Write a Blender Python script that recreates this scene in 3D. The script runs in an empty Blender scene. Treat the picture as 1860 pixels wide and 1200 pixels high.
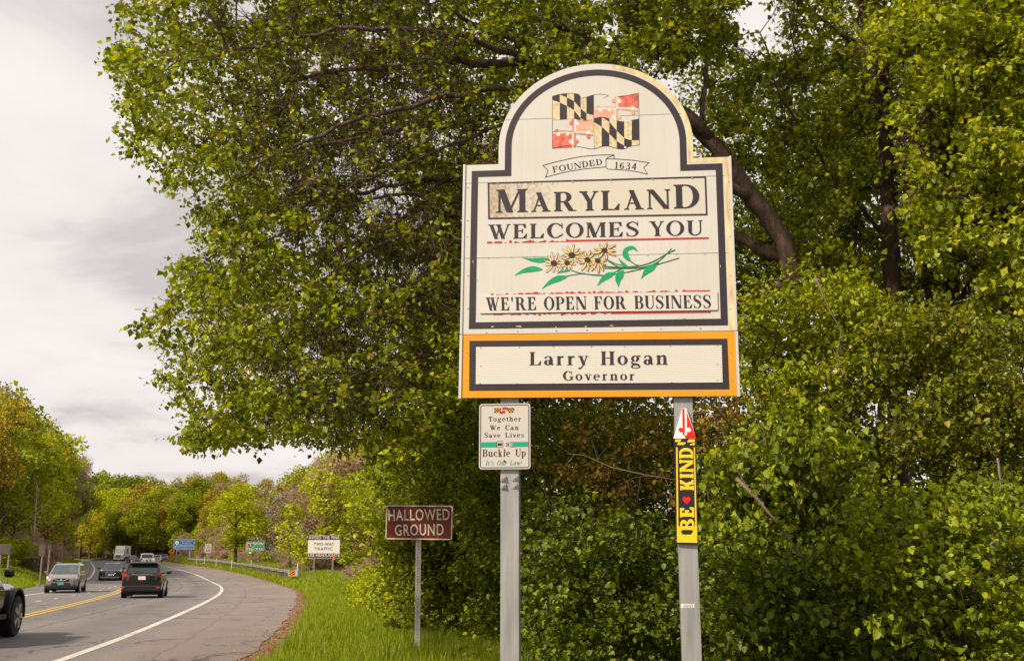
import bpy, math, random
import numpy as np
from mathutils import Vector, Matrix, kdtree
from mathutils.geometry import delaunay_2d_cdt

R = math.radians
sc = bpy.context.scene
col = sc.collection
rng = np.random.default_rng(11)
random.seed(11)

# ------------------------------------------------------------------ camera, sky, sun, exposure
F, PITCH, EYE = 1900.0, 0.2115, 1.7
cam_d = bpy.data.cameras.new('camera')
cam_d.sensor_width = 36.0
cam_d.lens = 36.0 * F / 1860.0
cam_d.clip_start = 0.1
cam_d.clip_end = 6000
cam = bpy.data.objects.new('camera', cam_d)
col.objects.link(cam)
cam.location = (0, 0, EYE)
cam.rotation_euler = (math.pi / 2 + PITCH, 0, 0)
sc.camera = cam

SUN_EL, SUN_AZ = 40.0, -128.0          # azimuth measured from +Y towards +X: behind the camera on the left
world = bpy.data.worlds.new('World')
sc.world = world
world.use_nodes = True
wn, wl = world.node_tree.nodes, world.node_tree.links
wn.clear()
w_out = wn.new('ShaderNodeOutputWorld')
w_bg = wn.new('ShaderNodeBackground')
w_bg.inputs['Strength'].default_value = 0.1
sky = wn.new('ShaderNodeTexSky')
sky.sky_type = 'NISHITA'
sky.sun_disc = False
sky.sun_elevation = R(SUN_EL)
sky.sun_rotation = R(SUN_AZ)
sky.dust_density = 3.0
tc = wn.new('ShaderNodeTexCoord')
sep = wn.new('ShaderNodeSeparateXYZ')
wl.new(tc.outputs['Generated'], sep.inputs[0])
def wmath(op, a, b=None):
    n = wn.new('ShaderNodeMath'); n.operation = op
    for i, v in enumerate((a, b)):
        if v is None: continue
        if isinstance(v, (int, float)): n.inputs[i].default_value = v
        else: wl.new(v, n.inputs[i])
    return n.outputs[0]
den = wmath('ADD', wmath('MAXIMUM', sep.outputs[2], 0.0), 0.16)
comb = wn.new('ShaderNodeCombineXYZ')
wl.new(wmath('DIVIDE', sep.outputs[0], den), comb.inputs[0])
wl.new(wmath('DIVIDE', sep.outputs[1], den), comb.inputs[1])
def wnoise(scale, detail, rough, dist, off):
    mp = wn.new('ShaderNodeMapping'); mp.inputs['Location'].default_value = off
    wl.new(comb.outputs[0], mp.inputs[0])
    n = wn.new('ShaderNodeTexNoise')
    n.inputs['Scale'].default_value = scale; n.inputs['Detail'].default_value = detail
    n.inputs['Roughness'].default_value = rough; n.inputs['Distortion'].default_value = dist
    wl.new(mp.outputs[0], n.inputs['Vector'])
    return n.outputs['Fac']
n1 = wnoise(1.15, 8, 0.56, 0.3, (2.6, 0.9, 0))
cr = wn.new('ShaderNodeValToRGB')
cr.color_ramp.elements[0].position = 0.36; cr.color_ramp.elements[0].color = (5.3, 5.0, 4.95, 1)
cr.color_ramp.elements[1].position = 0.60; cr.color_ramp.elements[1].color = (8.0, 7.5, 7.2, 1)
e = cr.color_ramp.elements.new(0.47); e.color = (7.3, 6.8, 6.6, 1)
wl.new(n1, cr.inputs[0])
n2 = wnoise(0.5, 4, 0.5, 0.2, (7.3, 3.1, 0))
cov = wn.new('ShaderNodeMapRange')
cov.inputs['From Min'].default_value = 0.60; cov.inputs['From Max'].default_value = 0.74
cov.inputs['To Min'].default_value = 1.0; cov.inputs['To Max'].default_value = 0.75
wl.new(n2, cov.inputs['Value'])
mix = wn.new('ShaderNodeMix'); mix.data_type = 'RGBA'
wl.new(cov.outputs[0], mix.inputs['Factor'])
wl.new(sky.outputs[0], mix.inputs['A'])
wl.new(cr.outputs[0], mix.inputs['B'])
wl.new(mix.outputs['Result'], w_bg.inputs['Color'])
wl.new(w_bg.outputs[0], w_out.inputs[0])

sun_d = bpy.data.lights.new('sun', 'SUN')
sun_d.energy = 4.7
sun_d.angle = R(1.8)
sun_d.color = (1.0, 0.86, 0.68)
sun = bpy.data.objects.new('sun', sun_d)
col.objects.link(sun)
az, el = R(SUN_AZ), R(SUN_EL)
sdir = Vector((math.sin(az) * math.cos(el), math.cos(az) * math.cos(el), math.sin(el)))
sun.rotation_euler = sdir.to_track_quat('Z', 'Y').to_euler()
sun.location = (0, 0, 60)

vs_ = sc.view_settings
vs_.view_transform = 'Standard'
vs_.look = 'None'
vs_.exposure = 0.27
vs_.gamma = 1.0
vs_.use_curve_mapping = False
sc.cycles.max_bounces = 6
sc.cycles.diffuse_bounces = 3
sc.cycles.glossy_bounces = 2
sc.cycles.transmission_bounces = 4
sc.cycles.use_denoising = True

# ------------------------------------------------------------------ measurements: pixel of the survey photograph -> place
CP, SP = math.cos(PITCH), math.sin(PITCH)
def ray(px, py):
    x = (px - 930) / F; y = -(py - 600) / F
    return Vector((x, CP - y * SP, SP + y * CP))
def at(px, py, Y):
    r = ray(px, py); k = Y / r.y
    return Vector((r.x * k, Y, EYE + r.z * k))
def to_px(p):
    X, Y, Z = p[0], p[1], p[2] - EYE
    d = Y * CP + Z * SP
    return 930 + F * X / d, 600 - F * (-Y * SP + Z * CP) / d
class Plane:
    """an upright board: local u to the right, v up, origin o, turned by yaw and tilted by roll in its own plane"""
    def __init__(s, o, yaw, roll=0.0):
        s.o = Vector(o); s.yaw = yaw; s.roll = roll
        m = Matrix.Rotation(yaw, 3, 'Z') @ Matrix.Rotation(-roll, 3, 'Y')
        s.U, s.N, s.V = m @ Vector((1, 0, 0)), m @ Vector((0, 1, 0)), m @ Vector((0, 0, 1))
        s.eul = m.to_euler()
    def __call__(s, px, py, w=0.0):
        r = ray(px, py); c = Vector((0, 0, EYE)); o = s.o - s.N * w
        k = (o - c).dot(s.N) / r.dot(s.N)
        q = c + r * k - o
        return (q.dot(s.U), q.dot(s.V))

# ------------------------------------------------------------------ mesh helpers
class MB:
    def __init__(s): s.v = []; s.f = []
    def add(s, vs, fs):
        b = len(s.v); s.v += [tuple(q) for q in vs]; s.f += [tuple(i + b for i in q) for q in fs]
        return s
    def box(s, x0, y0, z0, x1, y1, z1):
        v = [(x0,y0,z0),(x1,y0,z0),(x1,y1,z0),(x0,y1,z0),(x0,y0,z1),(x1,y0,z1),(x1,y1,z1),(x0,y1,z1)]
        return s.add(v, [(0,3,2,1),(4,5,6,7),(0,1,5,4),(1,2,6,5),(2,3,7,6),(3,0,4,7)])
    def tube(s, pts, rad, n=6, cap=True):
        pts = [Vector(p) for p in pts]
        if isinstance(rad, (int, float)): rad = [rad] * len(pts)
        rings = []
        ref = Vector((0, 0, 1))
        d0 = (pts[1] - pts[0]).normalized()
        if abs(d0.dot(ref)) > .9: ref = Vector((1, 0, 0))
        a = d0.cross(ref).normalized()
        vs = []
        for i, p in enumerate(pts):
            d = (pts[min(i + 1, len(pts) - 1)] - pts[max(i - 1, 0)]).normalized()
            a = (a - d * a.dot(d)).normalized(); b = d.cross(a)
            for k in range(n):
                t = 2 * math.pi * k / n
                vs.append(p + (a * math.cos(t) + b * math.sin(t)) * rad[i])
        fs = []
        for i in range(len(pts) - 1):
            for k in range(n):
                k2 = (k + 1) % n
                fs.append((i*n+k, i*n+k2, (i+1)*n+k2, (i+1)*n+k))
        if cap:
            fs.append(tuple(range(n))[::-1]); fs.append(tuple((len(pts)-1)*n + k for k in range(n)))
        return s.add(vs, fs)
    def cyl(s, c, axis, r, h, n=20, r2=None):
        c = Vector(c); ax = Vector(axis).normalized()
        return s.tube([c - ax * h / 2, c + ax * h / 2], [r, r if r2 is None else r2], n)
    def prism(s, poly, y0, y1):
        """poly in x,z extruded along y"""
        n = len(poly)
        vs = [(x, y0, z) for x, z in poly] + [(x, y1, z) for x, z in poly]
        fs = [tuple(range(n)), tuple(range(2*n-1, n-1, -1))] + [((i+1)%n, i, n+i, n+(i+1)%n) for i in range(n)]
        return s.add(vs, fs)
    def prism_x(s, poly, x0, x1):
        n = len(poly)
        vs = [(x0, y, z) for y, z in poly] + [(x1, y, z) for y, z in poly]
        fs = [tuple(range(n)), tuple(range(2*n-1, n-1, -1))] + [((i+1)%n, i, n+i, n+(i+1)%n) for i in range(n)]
        return s.add(vs, fs)
    def build(s, name, m, parent=None, smooth=False, bevel=0.0):
        me = bpy.data.meshes.new(name)
        me.from_pydata(s.v, [], s.f)
        me.materials.append(m)
        if smooth:
            me.polygons.foreach_set('use_smooth', [True] * len(me.polygons))
        me.update()
        o = bpy.data.objects.new(name, me); col.objects.link(o)
        if parent: o.parent = parent
        if bevel:
            md = o.modifiers.new('bevel', 'BEVEL'); md.width = bevel; md.segments = 2; md.limit_method = 'ANGLE'
        return o
def np_mesh(name, V, Fc, m, parent=None, smooth=False, attrs=None):
    me = bpy.data.meshes.new(name)
    V = np.asarray(V, np.float32); Fc = np.asarray(Fc, np.int32)
    k = Fc.shape[1]
    me.vertices.add(len(V)); me.vertices.foreach_set('co', V.ravel())
    me.loops.add(Fc.size); me.loops.foreach_set('vertex_index', Fc.ravel())
    me.polygons.add(len(Fc))
    me.polygons.foreach_set('loop_start', np.arange(0, Fc.size, k, dtype=np.int32))
    me.polygons.foreach_set('loop_total', np.full(len(Fc), k, np.int32))
    if smooth: me.polygons.foreach_set('use_smooth', np.ones(len(Fc), bool))
    for an, av in (attrs or {}).items():
        a = me.attributes.new(an, 'FLOAT', 'POINT'); a.data.foreach_set('value', np.asarray(av, np.float32))
    me.update(calc_edges=True)
    me.materials.append(m)
    o = bpy.data.objects.new(name, me); col.objects.link(o)
    if parent: o.parent = parent
    return o
def tag(o, label=None, cat=None, group=None, kind=None):
    if label: o['label'] = label
    if cat: o['category'] = cat
    if group: o['group'] = group
    if kind: o['kind'] = kind
    return o
def empty(name, loc, eul=(0, 0, 0)):
    o = bpy.data.objects.new(name, None); col.objects.link(o)
    o.location = loc; o.rotation_euler = eul
    o.empty_display_size = .2
    return o
def copy_tree(o, parent=None):
    c = o.copy(); col.objects.link(c)
    if parent: c.parent = parent
    for ch in list(o.children): copy_tree(ch, c)
    return c

# ------------------------------------------------------------------ materials
def mat(name, rgb, rough=.6, metal=0.0, spec=.4, var=0.0, vscale=5.0, bump=0.0, bscale=60.0, coat=0.0, emit=None, stretch=(1,1,1)):
    m = bpy.data.materials.new(name); m.use_nodes = True
    nt = m.node_tree; b = nt.nodes['Principled BSDF']
    b.inputs['Base Color'].default_value = (*rgb, 1)
    b.inputs['Roughness'].default_value = rough
    b.inputs['Metallic'].default_value = metal
    b.inputs['Specular IOR Level'].default_value = spec
    b.inputs['Coat Weight'].default_value = coat
    if var or bump:
        t = nt.nodes.new('ShaderNodeTexCoord'); mp = nt.nodes.new('ShaderNodeMapping')
        mp.inputs['Scale'].default_value = stretch
        nt.links.new(t.outputs['Object'], mp.inputs[0])
    if var:
        n = nt.nodes.new('ShaderNodeTexNoise'); n.inputs['Scale'].default_value = vscale; n.inputs['Detail'].default_value = 6
        nt.links.new(mp.outputs[0], n.inputs['Vector'])
        r = nt.nodes.new('ShaderNodeValToRGB')
        r.color_ramp.elements[0].position = .3; r.color_ramp.elements[1].position = .7
        r.color_ramp.elements[0].color = (*[c * (1 - var) for c in rgb], 1)
        r.color_ramp.elements[1].color = (*[min(1, c * (1 + var)) for c in rgb], 1)
        nt.links.new(n.outputs['Fac'], r.inputs[0]); nt.links.new(r.outputs[0], b.inputs['Base Color'])
    if bump:
        n = nt.nodes.new('ShaderNodeTexNoise'); n.inputs['Scale'].default_value = bscale; n.inputs['Detail'].default_value = 5
        nt.links.new(mp.outputs[0], n.inputs['Vector'])
        bp = nt.nodes.new('ShaderNodeBump'); bp.inputs['Strength'].default_value = bump; bp.inputs['Distance'].default_value = .02
        nt.links.new(n.outputs['Fac'], bp.inputs['Height']); nt.links.new(bp.outputs[0], b.inputs['Normal'])
    if emit:
        b.inputs['Emission Color'].default_value = (*emit[0], 1); b.inputs['Emission Strength'].default_value = emit[1]
    return m
def leaf_mat(name, cols, trans=.35, rough=.45, spec=.28):
    """cols: list of (position, rgb), picked per leaf"""
    m = bpy.data.materials.new(name); m.use_nodes = True
    nt = m.node_tree; b = nt.nodes['Principled BSDF']; out = nt.nodes['Material Output']
    g = nt.nodes.new('ShaderNodeNewGeometry')
    r = nt.nodes.new('ShaderNodeValToRGB')
    els = r.color_ramp.elements
    while len(els) > 1: els.remove(els[0])
    els[0].position = cols[0][0]; els[0].color = (*cols[0][1], 1)
    for p, c in cols[1:]:
        q = els.new(p); q.color = (*c, 1)
    nt.links.new(g.outputs['Random Per Island'], r.inputs[0])
    nt.links.new(r.outputs[0], b.inputs['Base Color'])
    b.inputs['Roughness'].default_value = rough; b.inputs['Specular IOR Level'].default_value = spec
    tr = nt.nodes.new('ShaderNodeBsdfTranslucent')
    hs = nt.nodes.new('ShaderNodeHueSaturation'); hs.inputs['Value'].default_value = 1.5; hs.inputs['Saturation'].default_value = 1.1
    nt.links.new(r.outputs[0], hs.inputs['Color']); nt.links.new(hs.outputs[0], tr.inputs['Color'])
    mx = nt.nodes.new('ShaderNodeMixShader'); mx.inputs[0].default_value = trans
    nt.links.new(b.outputs[0], mx.inputs[1]); nt.links.new(tr.outputs[0], mx.inputs[2])
    nt.links.new(mx.outputs[0], out.inputs['Surface'])
    return m
INK = (.028, .020, .026)
M = {
 'ink': mat('sign_ink', INK, .5, var=.15, vscale=30),
 'black': mat('black_plastic', (.012,.012,.013), .5),
 'green': mat('green_paint', (.0,.30,.115), .5, var=.1, vscale=12),
 'dgreen': mat('dark_green_paint', (.006,.13,.05), .5),
 'red': mat('red_paint', (.45,.02,.02), .5, var=.15, vscale=25),
 'fadedred': mat('faded_red_paint', (.60,.13,.09), .55, var=.5, vscale=14),
 'palered': mat('pale_red_paint', (.72,.34,.24), .55, var=.25, vscale=14),
 'cream': mat('cream_paint', (.60,.49,.30), .5, var=.3, vscale=30),
 'white': mat('white_paint', (.68,.63,.57), .5, var=.06, vscale=6),
 'brightwhite': mat('bright_white_paint', (.85,.83,.80), .5),
 'petal': mat('petal_paint', (.68,.52,.22), .5, var=.35, vscale=22),
 'petalpale': mat('pale_petal_paint', (.75,.56,.36), .5),
 'orange': mat('orange_paint', (.80,.29,.006), .45, var=.07, vscale=3),
 'alu': mat('galvanised_metal', (.33,.325,.33), .5, metal=.35, var=.24, vscale=2.2, bump=.1, bscale=30, stretch=(6,6,.6)),
 'galv': mat('galvanised_bolt', (.42,.40,.39), .45, metal=.5),
 'edge': mat('bare_aluminium_edge', (.58,.56,.56), .4, metal=.2),
 'yellow': mat('yellow_board', (.85,.55,.01), .45),
 'brown': mat('brown_sheet', (.16,.022,.009), .45, var=.12, vscale=3),
 'rubber': mat('tyre_rubber', (.018,.018,.019), .85),
 'rim': mat('alloy_rim', (.45,.45,.46), .35, metal=.6),
 'darkrim': mat('dark_rim', (.05,.05,.055), .4, metal=.5),
 'glass': mat('vehicle_glass', (.02,.026,.028), .08, spec=.8),
 'litglass': mat('pale_vehicle_glass', (.045,.065,.065), .05, spec=1.0, var=.5, vscale=1.6),
 'lamp_white': mat('headlight_lens', (.62,.58,.52), .15, spec=.7),
 'lamp_red': mat('tail_light_lens', (.55,.02,.012), .2, spec=.7),
 'chrome': mat('chrome_trim', (.6,.6,.62), .2, metal=.9),
 'plate': mat('licence_plate_face', (.72,.68,.62), .5),
 'bark': mat('bark', (.10,.060,.045), .9, var=.45, vscale=7, bump=.9, bscale=22, stretch=(2.5,2.5,.5)),
 'twig': mat('twig_bark', (.075,.042,.026), .9, var=.3, vscale=3),
 'paletwig': mat('pale_twig_bark', (.15,.11,.08), .9, var=.3, vscale=3),
 'pinktwig': mat('pinkish_bare_twigs', (.40,.27,.20), .9, var=.3, vscale=1),
 'wood': mat('weathered_post_wood', (.20,.155,.12), .85, var=.25, vscale=4),
}
# leaves: pale sunny yellow greens to deep green, a few russet new leaves
LM = {
 'main': leaf_mat('fresh_green_leaf', [(0,(.065,.09,.006)),(.3,(.13,.165,.008)),(.6,(.24,.275,.012)),(.93,(.42,.435,.022)),(1,(.28,.15,.02))], .42),
 'right': leaf_mat('yellow_green_leaf', [(0,(.11,.14,.007)),(.4,(.22,.26,.010)),(.75,(.38,.405,.016)),(1,(.54,.52,.03))], .42),
 'shrub': leaf_mat('deep_green_shrub_leaf', [(0,(.075,.105,.006)),(.4,(.155,.20,.008)),(.75,(.28,.33,.012)),(1,(.44,.46,.02))], .38),
 'shrub_dark': leaf_mat('dark_shrub_leaf', [(0,(.055,.085,.007)),(.5,(.115,.155,.008)),(.9,(.21,.26,.014)),(1,(.34,.36,.03))], .36, .45, .3),
 'shrub_olive': leaf_mat('olive_shrub_leaf', [(0,(.08,.10,.008)),(.5,(.17,.19,.010)),(.9,(.31,.32,.016)),(1,(.36,.22,.04))], .4),
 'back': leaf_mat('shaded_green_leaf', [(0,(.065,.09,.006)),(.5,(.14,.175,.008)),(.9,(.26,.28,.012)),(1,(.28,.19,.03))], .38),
 'russet': leaf_mat('russet_young_leaf', [(0,(.20,.10,.016)),(.5,(.28,.17,.02)),(1,(.24,.22,.02))], .38),
 'far_green': leaf_mat('far_green_leaf', [(0,(0.159,0.195,0.007)),(.5,(0.256,0.293,0.010)),(1,(0.378,0.390,0.015))], .3, .6, .2),
 'far_bright': leaf_mat('far_bright_green_leaf', [(0,(0.244,0.287,0.007)),(.5,(0.366,0.409,0.011)),(1,(0.525,0.512,0.017))], .3, .6, .2),
 'far_dark': leaf_mat('far_dark_green_leaf', [(0,(0.091,0.122,0.006)),(.5,(0.159,0.189,0.009)),(1,(0.244,0.262,0.012))], .3, .6, .2),
 'far_olive': leaf_mat('far_olive_leaf', [(0,(0.256,0.183,0.015)),(.5,(0.378,0.281,0.018)),(1,(0.464,0.390,0.020))], .3, .6, .2),
 'far_yellow': leaf_mat('far_yellow_blossom', [(0,(.30,.26,.010)),(.5,(.46,.38,.012)),(1,(.62,.46,.014))], .3, .6, .2),
 'far_brown': leaf_mat('far_brown_buds', [(0,(.24,.17,.045)),(.5,(.34,.26,.06)),(1,(.42,.36,.08))], .25, .7, .15),
 'far_pink': leaf_mat('far_pink_buds', [(0,(0.390,0.232,0.146)),(.5,(0.537,0.354,0.232)),(1,(0.659,0.464,0.317))], .25, .7, .15),
 'lilac': leaf_mat('lilac_blossom', [(0,(.28,.19,.27)),(1,(.42,.33,.42))], .25, .7, .15),
 'grass': leaf_mat('grass_blade', [(0,(.13,.18,.006)),(.5,(.23,.30,.009)),(.85,(.34,.39,.014)),(1,(.32,.30,.08))], .35, .5, .3),
 'litter': leaf_mat('dry_litter', [(0,(.10,.05,.025)),(.5,(.22,.12,.06)),(1,(.34,.22,.12))], .1, .8, .1),
}
# ------------------------------------------------------------------ terrain and road
def curve(pts):
    pts = sorted(pts); X = np.array([p[0] for p in pts], float); Yv = np.array([p[1] for p in pts], float)
    h = np.diff(X); d = np.diff(Yv) / h
    m = np.zeros(len(X)); m[0] = d[0]; m[-1] = d[-1]
    m[1:-1] = (d[:-1] * h[1:] + d[1:] * h[:-1]) / (h[:-1] + h[1:])
    def fn(t):
        t = np.asarray(t, float); i = np.clip(np.searchsorted(X, t) - 1, 0, len(h) - 1)
        s = (t - X[i]) / h[i]
        sc_ = np.clip(s, 0, 1)
        r = ((2*sc_**3-3*sc_**2+1)*Yv[i] + (sc_**3-2*sc_**2+sc_)*h[i]*m[i] + (-2*sc_**3+3*sc_**2)*Yv[i+1] + (sc_**3-sc_**2)*h[i]*m[i+1])
        r = r + np.where(s > 1, (s-1)*h[i]*m[-1], 0) + np.where(s < 0, s*h[i]*m[0], 0)
        return r
    return fn
prof = curve([(-60,0),(0,0),(20,0),(35,-.08),(49,-.22),(62,-.38),(76,-.44),(90,-.42),(120,-.18),(143,.03),(200,.22),(300,.15),(400,-.8),(600,-1),(3000,-1)])
x_right = curve([(-40,-2.2),(0,-3),(18,-4.45),(29,-6.1),(46,-9.2),(68,-13.9),(84.5,-18.9),(112,-28.2),(126,-33.6),(180,-55),(250,-82),(300,-106),(350,-144),(420,-215),(500,-320)])
x_rwhite = curve([(-40,-5),(0,-5.7),(18,-7.44),(32,-9.95),(45,-12.7),(59,-16),(74,-20),(93,-26.3),(112,-33),(143,-45.2),(180,-60),(250,-87.5),(300,-111),(350,-149),(420,-220),(500,-325)])
x_yellow = curve([(-40,-8.6),(0,-9.4),(18,-11.6),(30,-13.95),(42.3,-17),(54,-20.3),(66,-24),(93,-32.8),(120,-43),(166,-61),(250,-93),(300,-117),(350,-155),(420,-226),(500,-331)])
x_lwhite = curve([(-40,-14),(0,-14.6),(18,-16.6),(47,-22.6),(63,-27.1),(83,-33.4),(98,-38.6),(131,-51),(180,-70.5),(229,-90),(250,-98),(300,-122.5),(350,-161),(420,-232),(500,-337)])
x_left = curve([(-40,-16.5),(0,-17),(18,-18.8),(47,-24.9),(56,-27.2),(68,-31),(81,-35.2),(98,-41.2),(131,-54),(180,-73.3),(250,-101),(300,-126.5),(350,-166),(420,-238),(500,-343)])
def smooth(e0, e1, t):
    t = np.clip((t - e0) / (e1 - e0), 0, 1); return t * t * (3 - 2 * t)
def ground(x, y):
    x = np.asarray(x, float); y = np.asarray(y, float)
    z = prof(y)
    dl = np.maximum(x_left(np.minimum(y, 480)) - x, 0); dr = np.maximum(x - x_right(np.minimum(y, 480)), 0)
    left = .34 * np.minimum(np.maximum(dl - .8, 0), 6) + .20 * np.clip(dl - 6.8, 0, 55) 
    near = smooth(30, 75, y)
    right = near * (.22 * np.minimum(np.maximum(dr - .6, 0), 3)) + (.02 + .10 * smooth(20, 90, y)) * np.clip(dr - 9, 0, 60)
    bumps = .05 * np.sin(x * 1.3 + y * .4) * np.sin(y * .9 - x * .3) * np.minimum((dl + dr) * .5, 1)
    far = 10 * smooth(330, 620, y)
    return z + left + right + bumps + far
def gz(x, y): return float(ground(x, y))

rows = np.concatenate([np.arange(-40, 10, 2.5), np.arange(10, 120, 1.0), np.arange(120, 260, 2.5), np.arange(260, 420, 8), [430,460,500,600,800,1200,2000,3500]])
Lo = np.array([0,.15,.3,.5,.8,1.2,1.7,2.4,3.3,4.5,6,6.8,8,10,13,17,22,30,40,55,75,110,170,300,600,2500])
Ro = np.array([0,.12,.25,.4,.6,.9,1.2,1.6,2.1,2.7,3.4,4.2,5,6,7.2,8.6,10,12,15,20,27,36,50,70,100,160,300,700,3000])
def ground_mesh():
    V = []; edge = []
    yy = np.minimum(rows, 480)
    XL, XR = x_left(yy), x_right(yy)
    for i, y in enumerate(rows):
        xs = np.concatenate([XL[i] - Lo[::-1], XR[i] + Ro])
        zs = ground(xs, np.full(len(xs), y))
        n = len(Lo)
        zs[n-1] -= .012; zs[n] -= .012
        zs[n-1:n+1] -= 0
        V += [(a, y, b) for a, b in zip(xs, zs)]
        edge += list(np.concatenate([-Lo[::-1], Ro]))
    nc = len(Lo) + len(Ro); Fc = []
    for i in range(len(rows) - 1):
        for j in range(nc - 1):
            Fc.append((i*nc+j, i*nc+j+1, (i+1)*nc+j+1, (i+1)*nc+j))
    m = bpy.data.materials.new('earth_and_turf'); m.use_nodes = True
    nt = m.node_tree; b = nt.nodes['Principled BSDF']; b.inputs['Roughness'].default_value = .95; b.inputs['Specular IOR Level'].default_value = .1
    at_ = nt.nodes.new('ShaderNodeAttribute'); at_.attribute_name = 'edge'
    tcn = nt.nodes.new('ShaderNodeTexCoord')
    n = nt.nodes.new('ShaderNodeTexNoise'); n.inputs['Scale'].default_value = 1.1; n.inputs['Detail'].default_value = 8
    nt.links.new(tcn.outputs['Object'], n.inputs['Vector'])
    ab = nt.nodes.new('ShaderNodeMath'); ab.operation = 'ABSOLUTE'; nt.links.new(at_.outputs['Fac'], ab.inputs[0])
    ad = nt.nodes.new('ShaderNodeMath'); ad.operation = 'MULTIPLY_ADD'; ad.inputs[1].default_value = -4.2
    nt.links.new(n.outputs['Fac'], ad.inputs[0]); 
    ad2 = nt.nodes.new('ShaderNodeMath'); ad2.operation = 'ADD'; ad2.inputs[1].default_value = 2.1
    nt.links.new(ab.outputs[0], ad.inputs[2]); nt.links.new(ad.outputs[0], ad2.inputs[0])
    r = nt.nodes.new('ShaderNodeValToRGB'); els = r.color_ramp.elements
    els[0].position = .0; els[0].color = (.26, .145, .085, 1)
    els[1].position = 1.0; els[1].color = (.055, .040, .020, 1)
    q = els.new(.05); q.color = (.21, .13, .055, 1)
    q = els.new(.10); q.color = (.12, .16, .012, 1)
    q = els.new(.60); q.color = (.075, .105, .014, 1)
    mr = nt.nodes.new('ShaderNodeMapRange'); mr.inputs['From Max'].default_value = 8
    nt.links.new(ad2.outputs[0], mr.inputs['Value']); nt.links.new(mr.outputs[0], r.inputs[0])
    n2 = nt.nodes.new('ShaderNodeTexNoise'); n2.inputs['Scale'].default_value = 9; n2.inputs['Detail'].default_value = 9
    nt.links.new(tcn.outputs['Object'], n2.inputs['Vector'])
    mx = nt.nodes.new('ShaderNodeMix'); mx.data_type = 'RGBA'; mx.blend_type = 'MULTIPLY'; mx.inputs['Factor'].default_value = .7
    r2 = nt.nodes.new('ShaderNodeValToRGB'); r2.color_ramp.elements[0].position = .3; r2.color_ramp.elements[0].color = (.45,.45,.45,1); r2.color_ramp.elements[1].position = .7; r2.color_ramp.elements[1].color = (1.4,1.4,1.4,1)
    nt.links.new(n2.outputs['Fac'], r2.inputs[0]); nt.links.new(r.outputs[0], mx.inputs['A']); nt.links.new(r2.outputs[0], mx.inputs['B'])
    nt.links.new(mx.outputs['Result'], b.inputs['Base Color'])
    bp = nt.nodes.new('ShaderNodeBump'); bp.inputs['Strength'].default_value = .8; bp.inputs['Distance'].default_value = .08
    nt.links.new(n2.outputs['Fac'], bp.inputs['Height']); nt.links.new(bp.outputs[0], b.inputs['Normal'])
    o = np_mesh('ground', V, Fc, m, attrs={'edge': edge}, smooth=True)
    # the pavement stands a little proud of the earth beneath it
    return tag(o, kind='structure')
ground_mesh()

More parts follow.
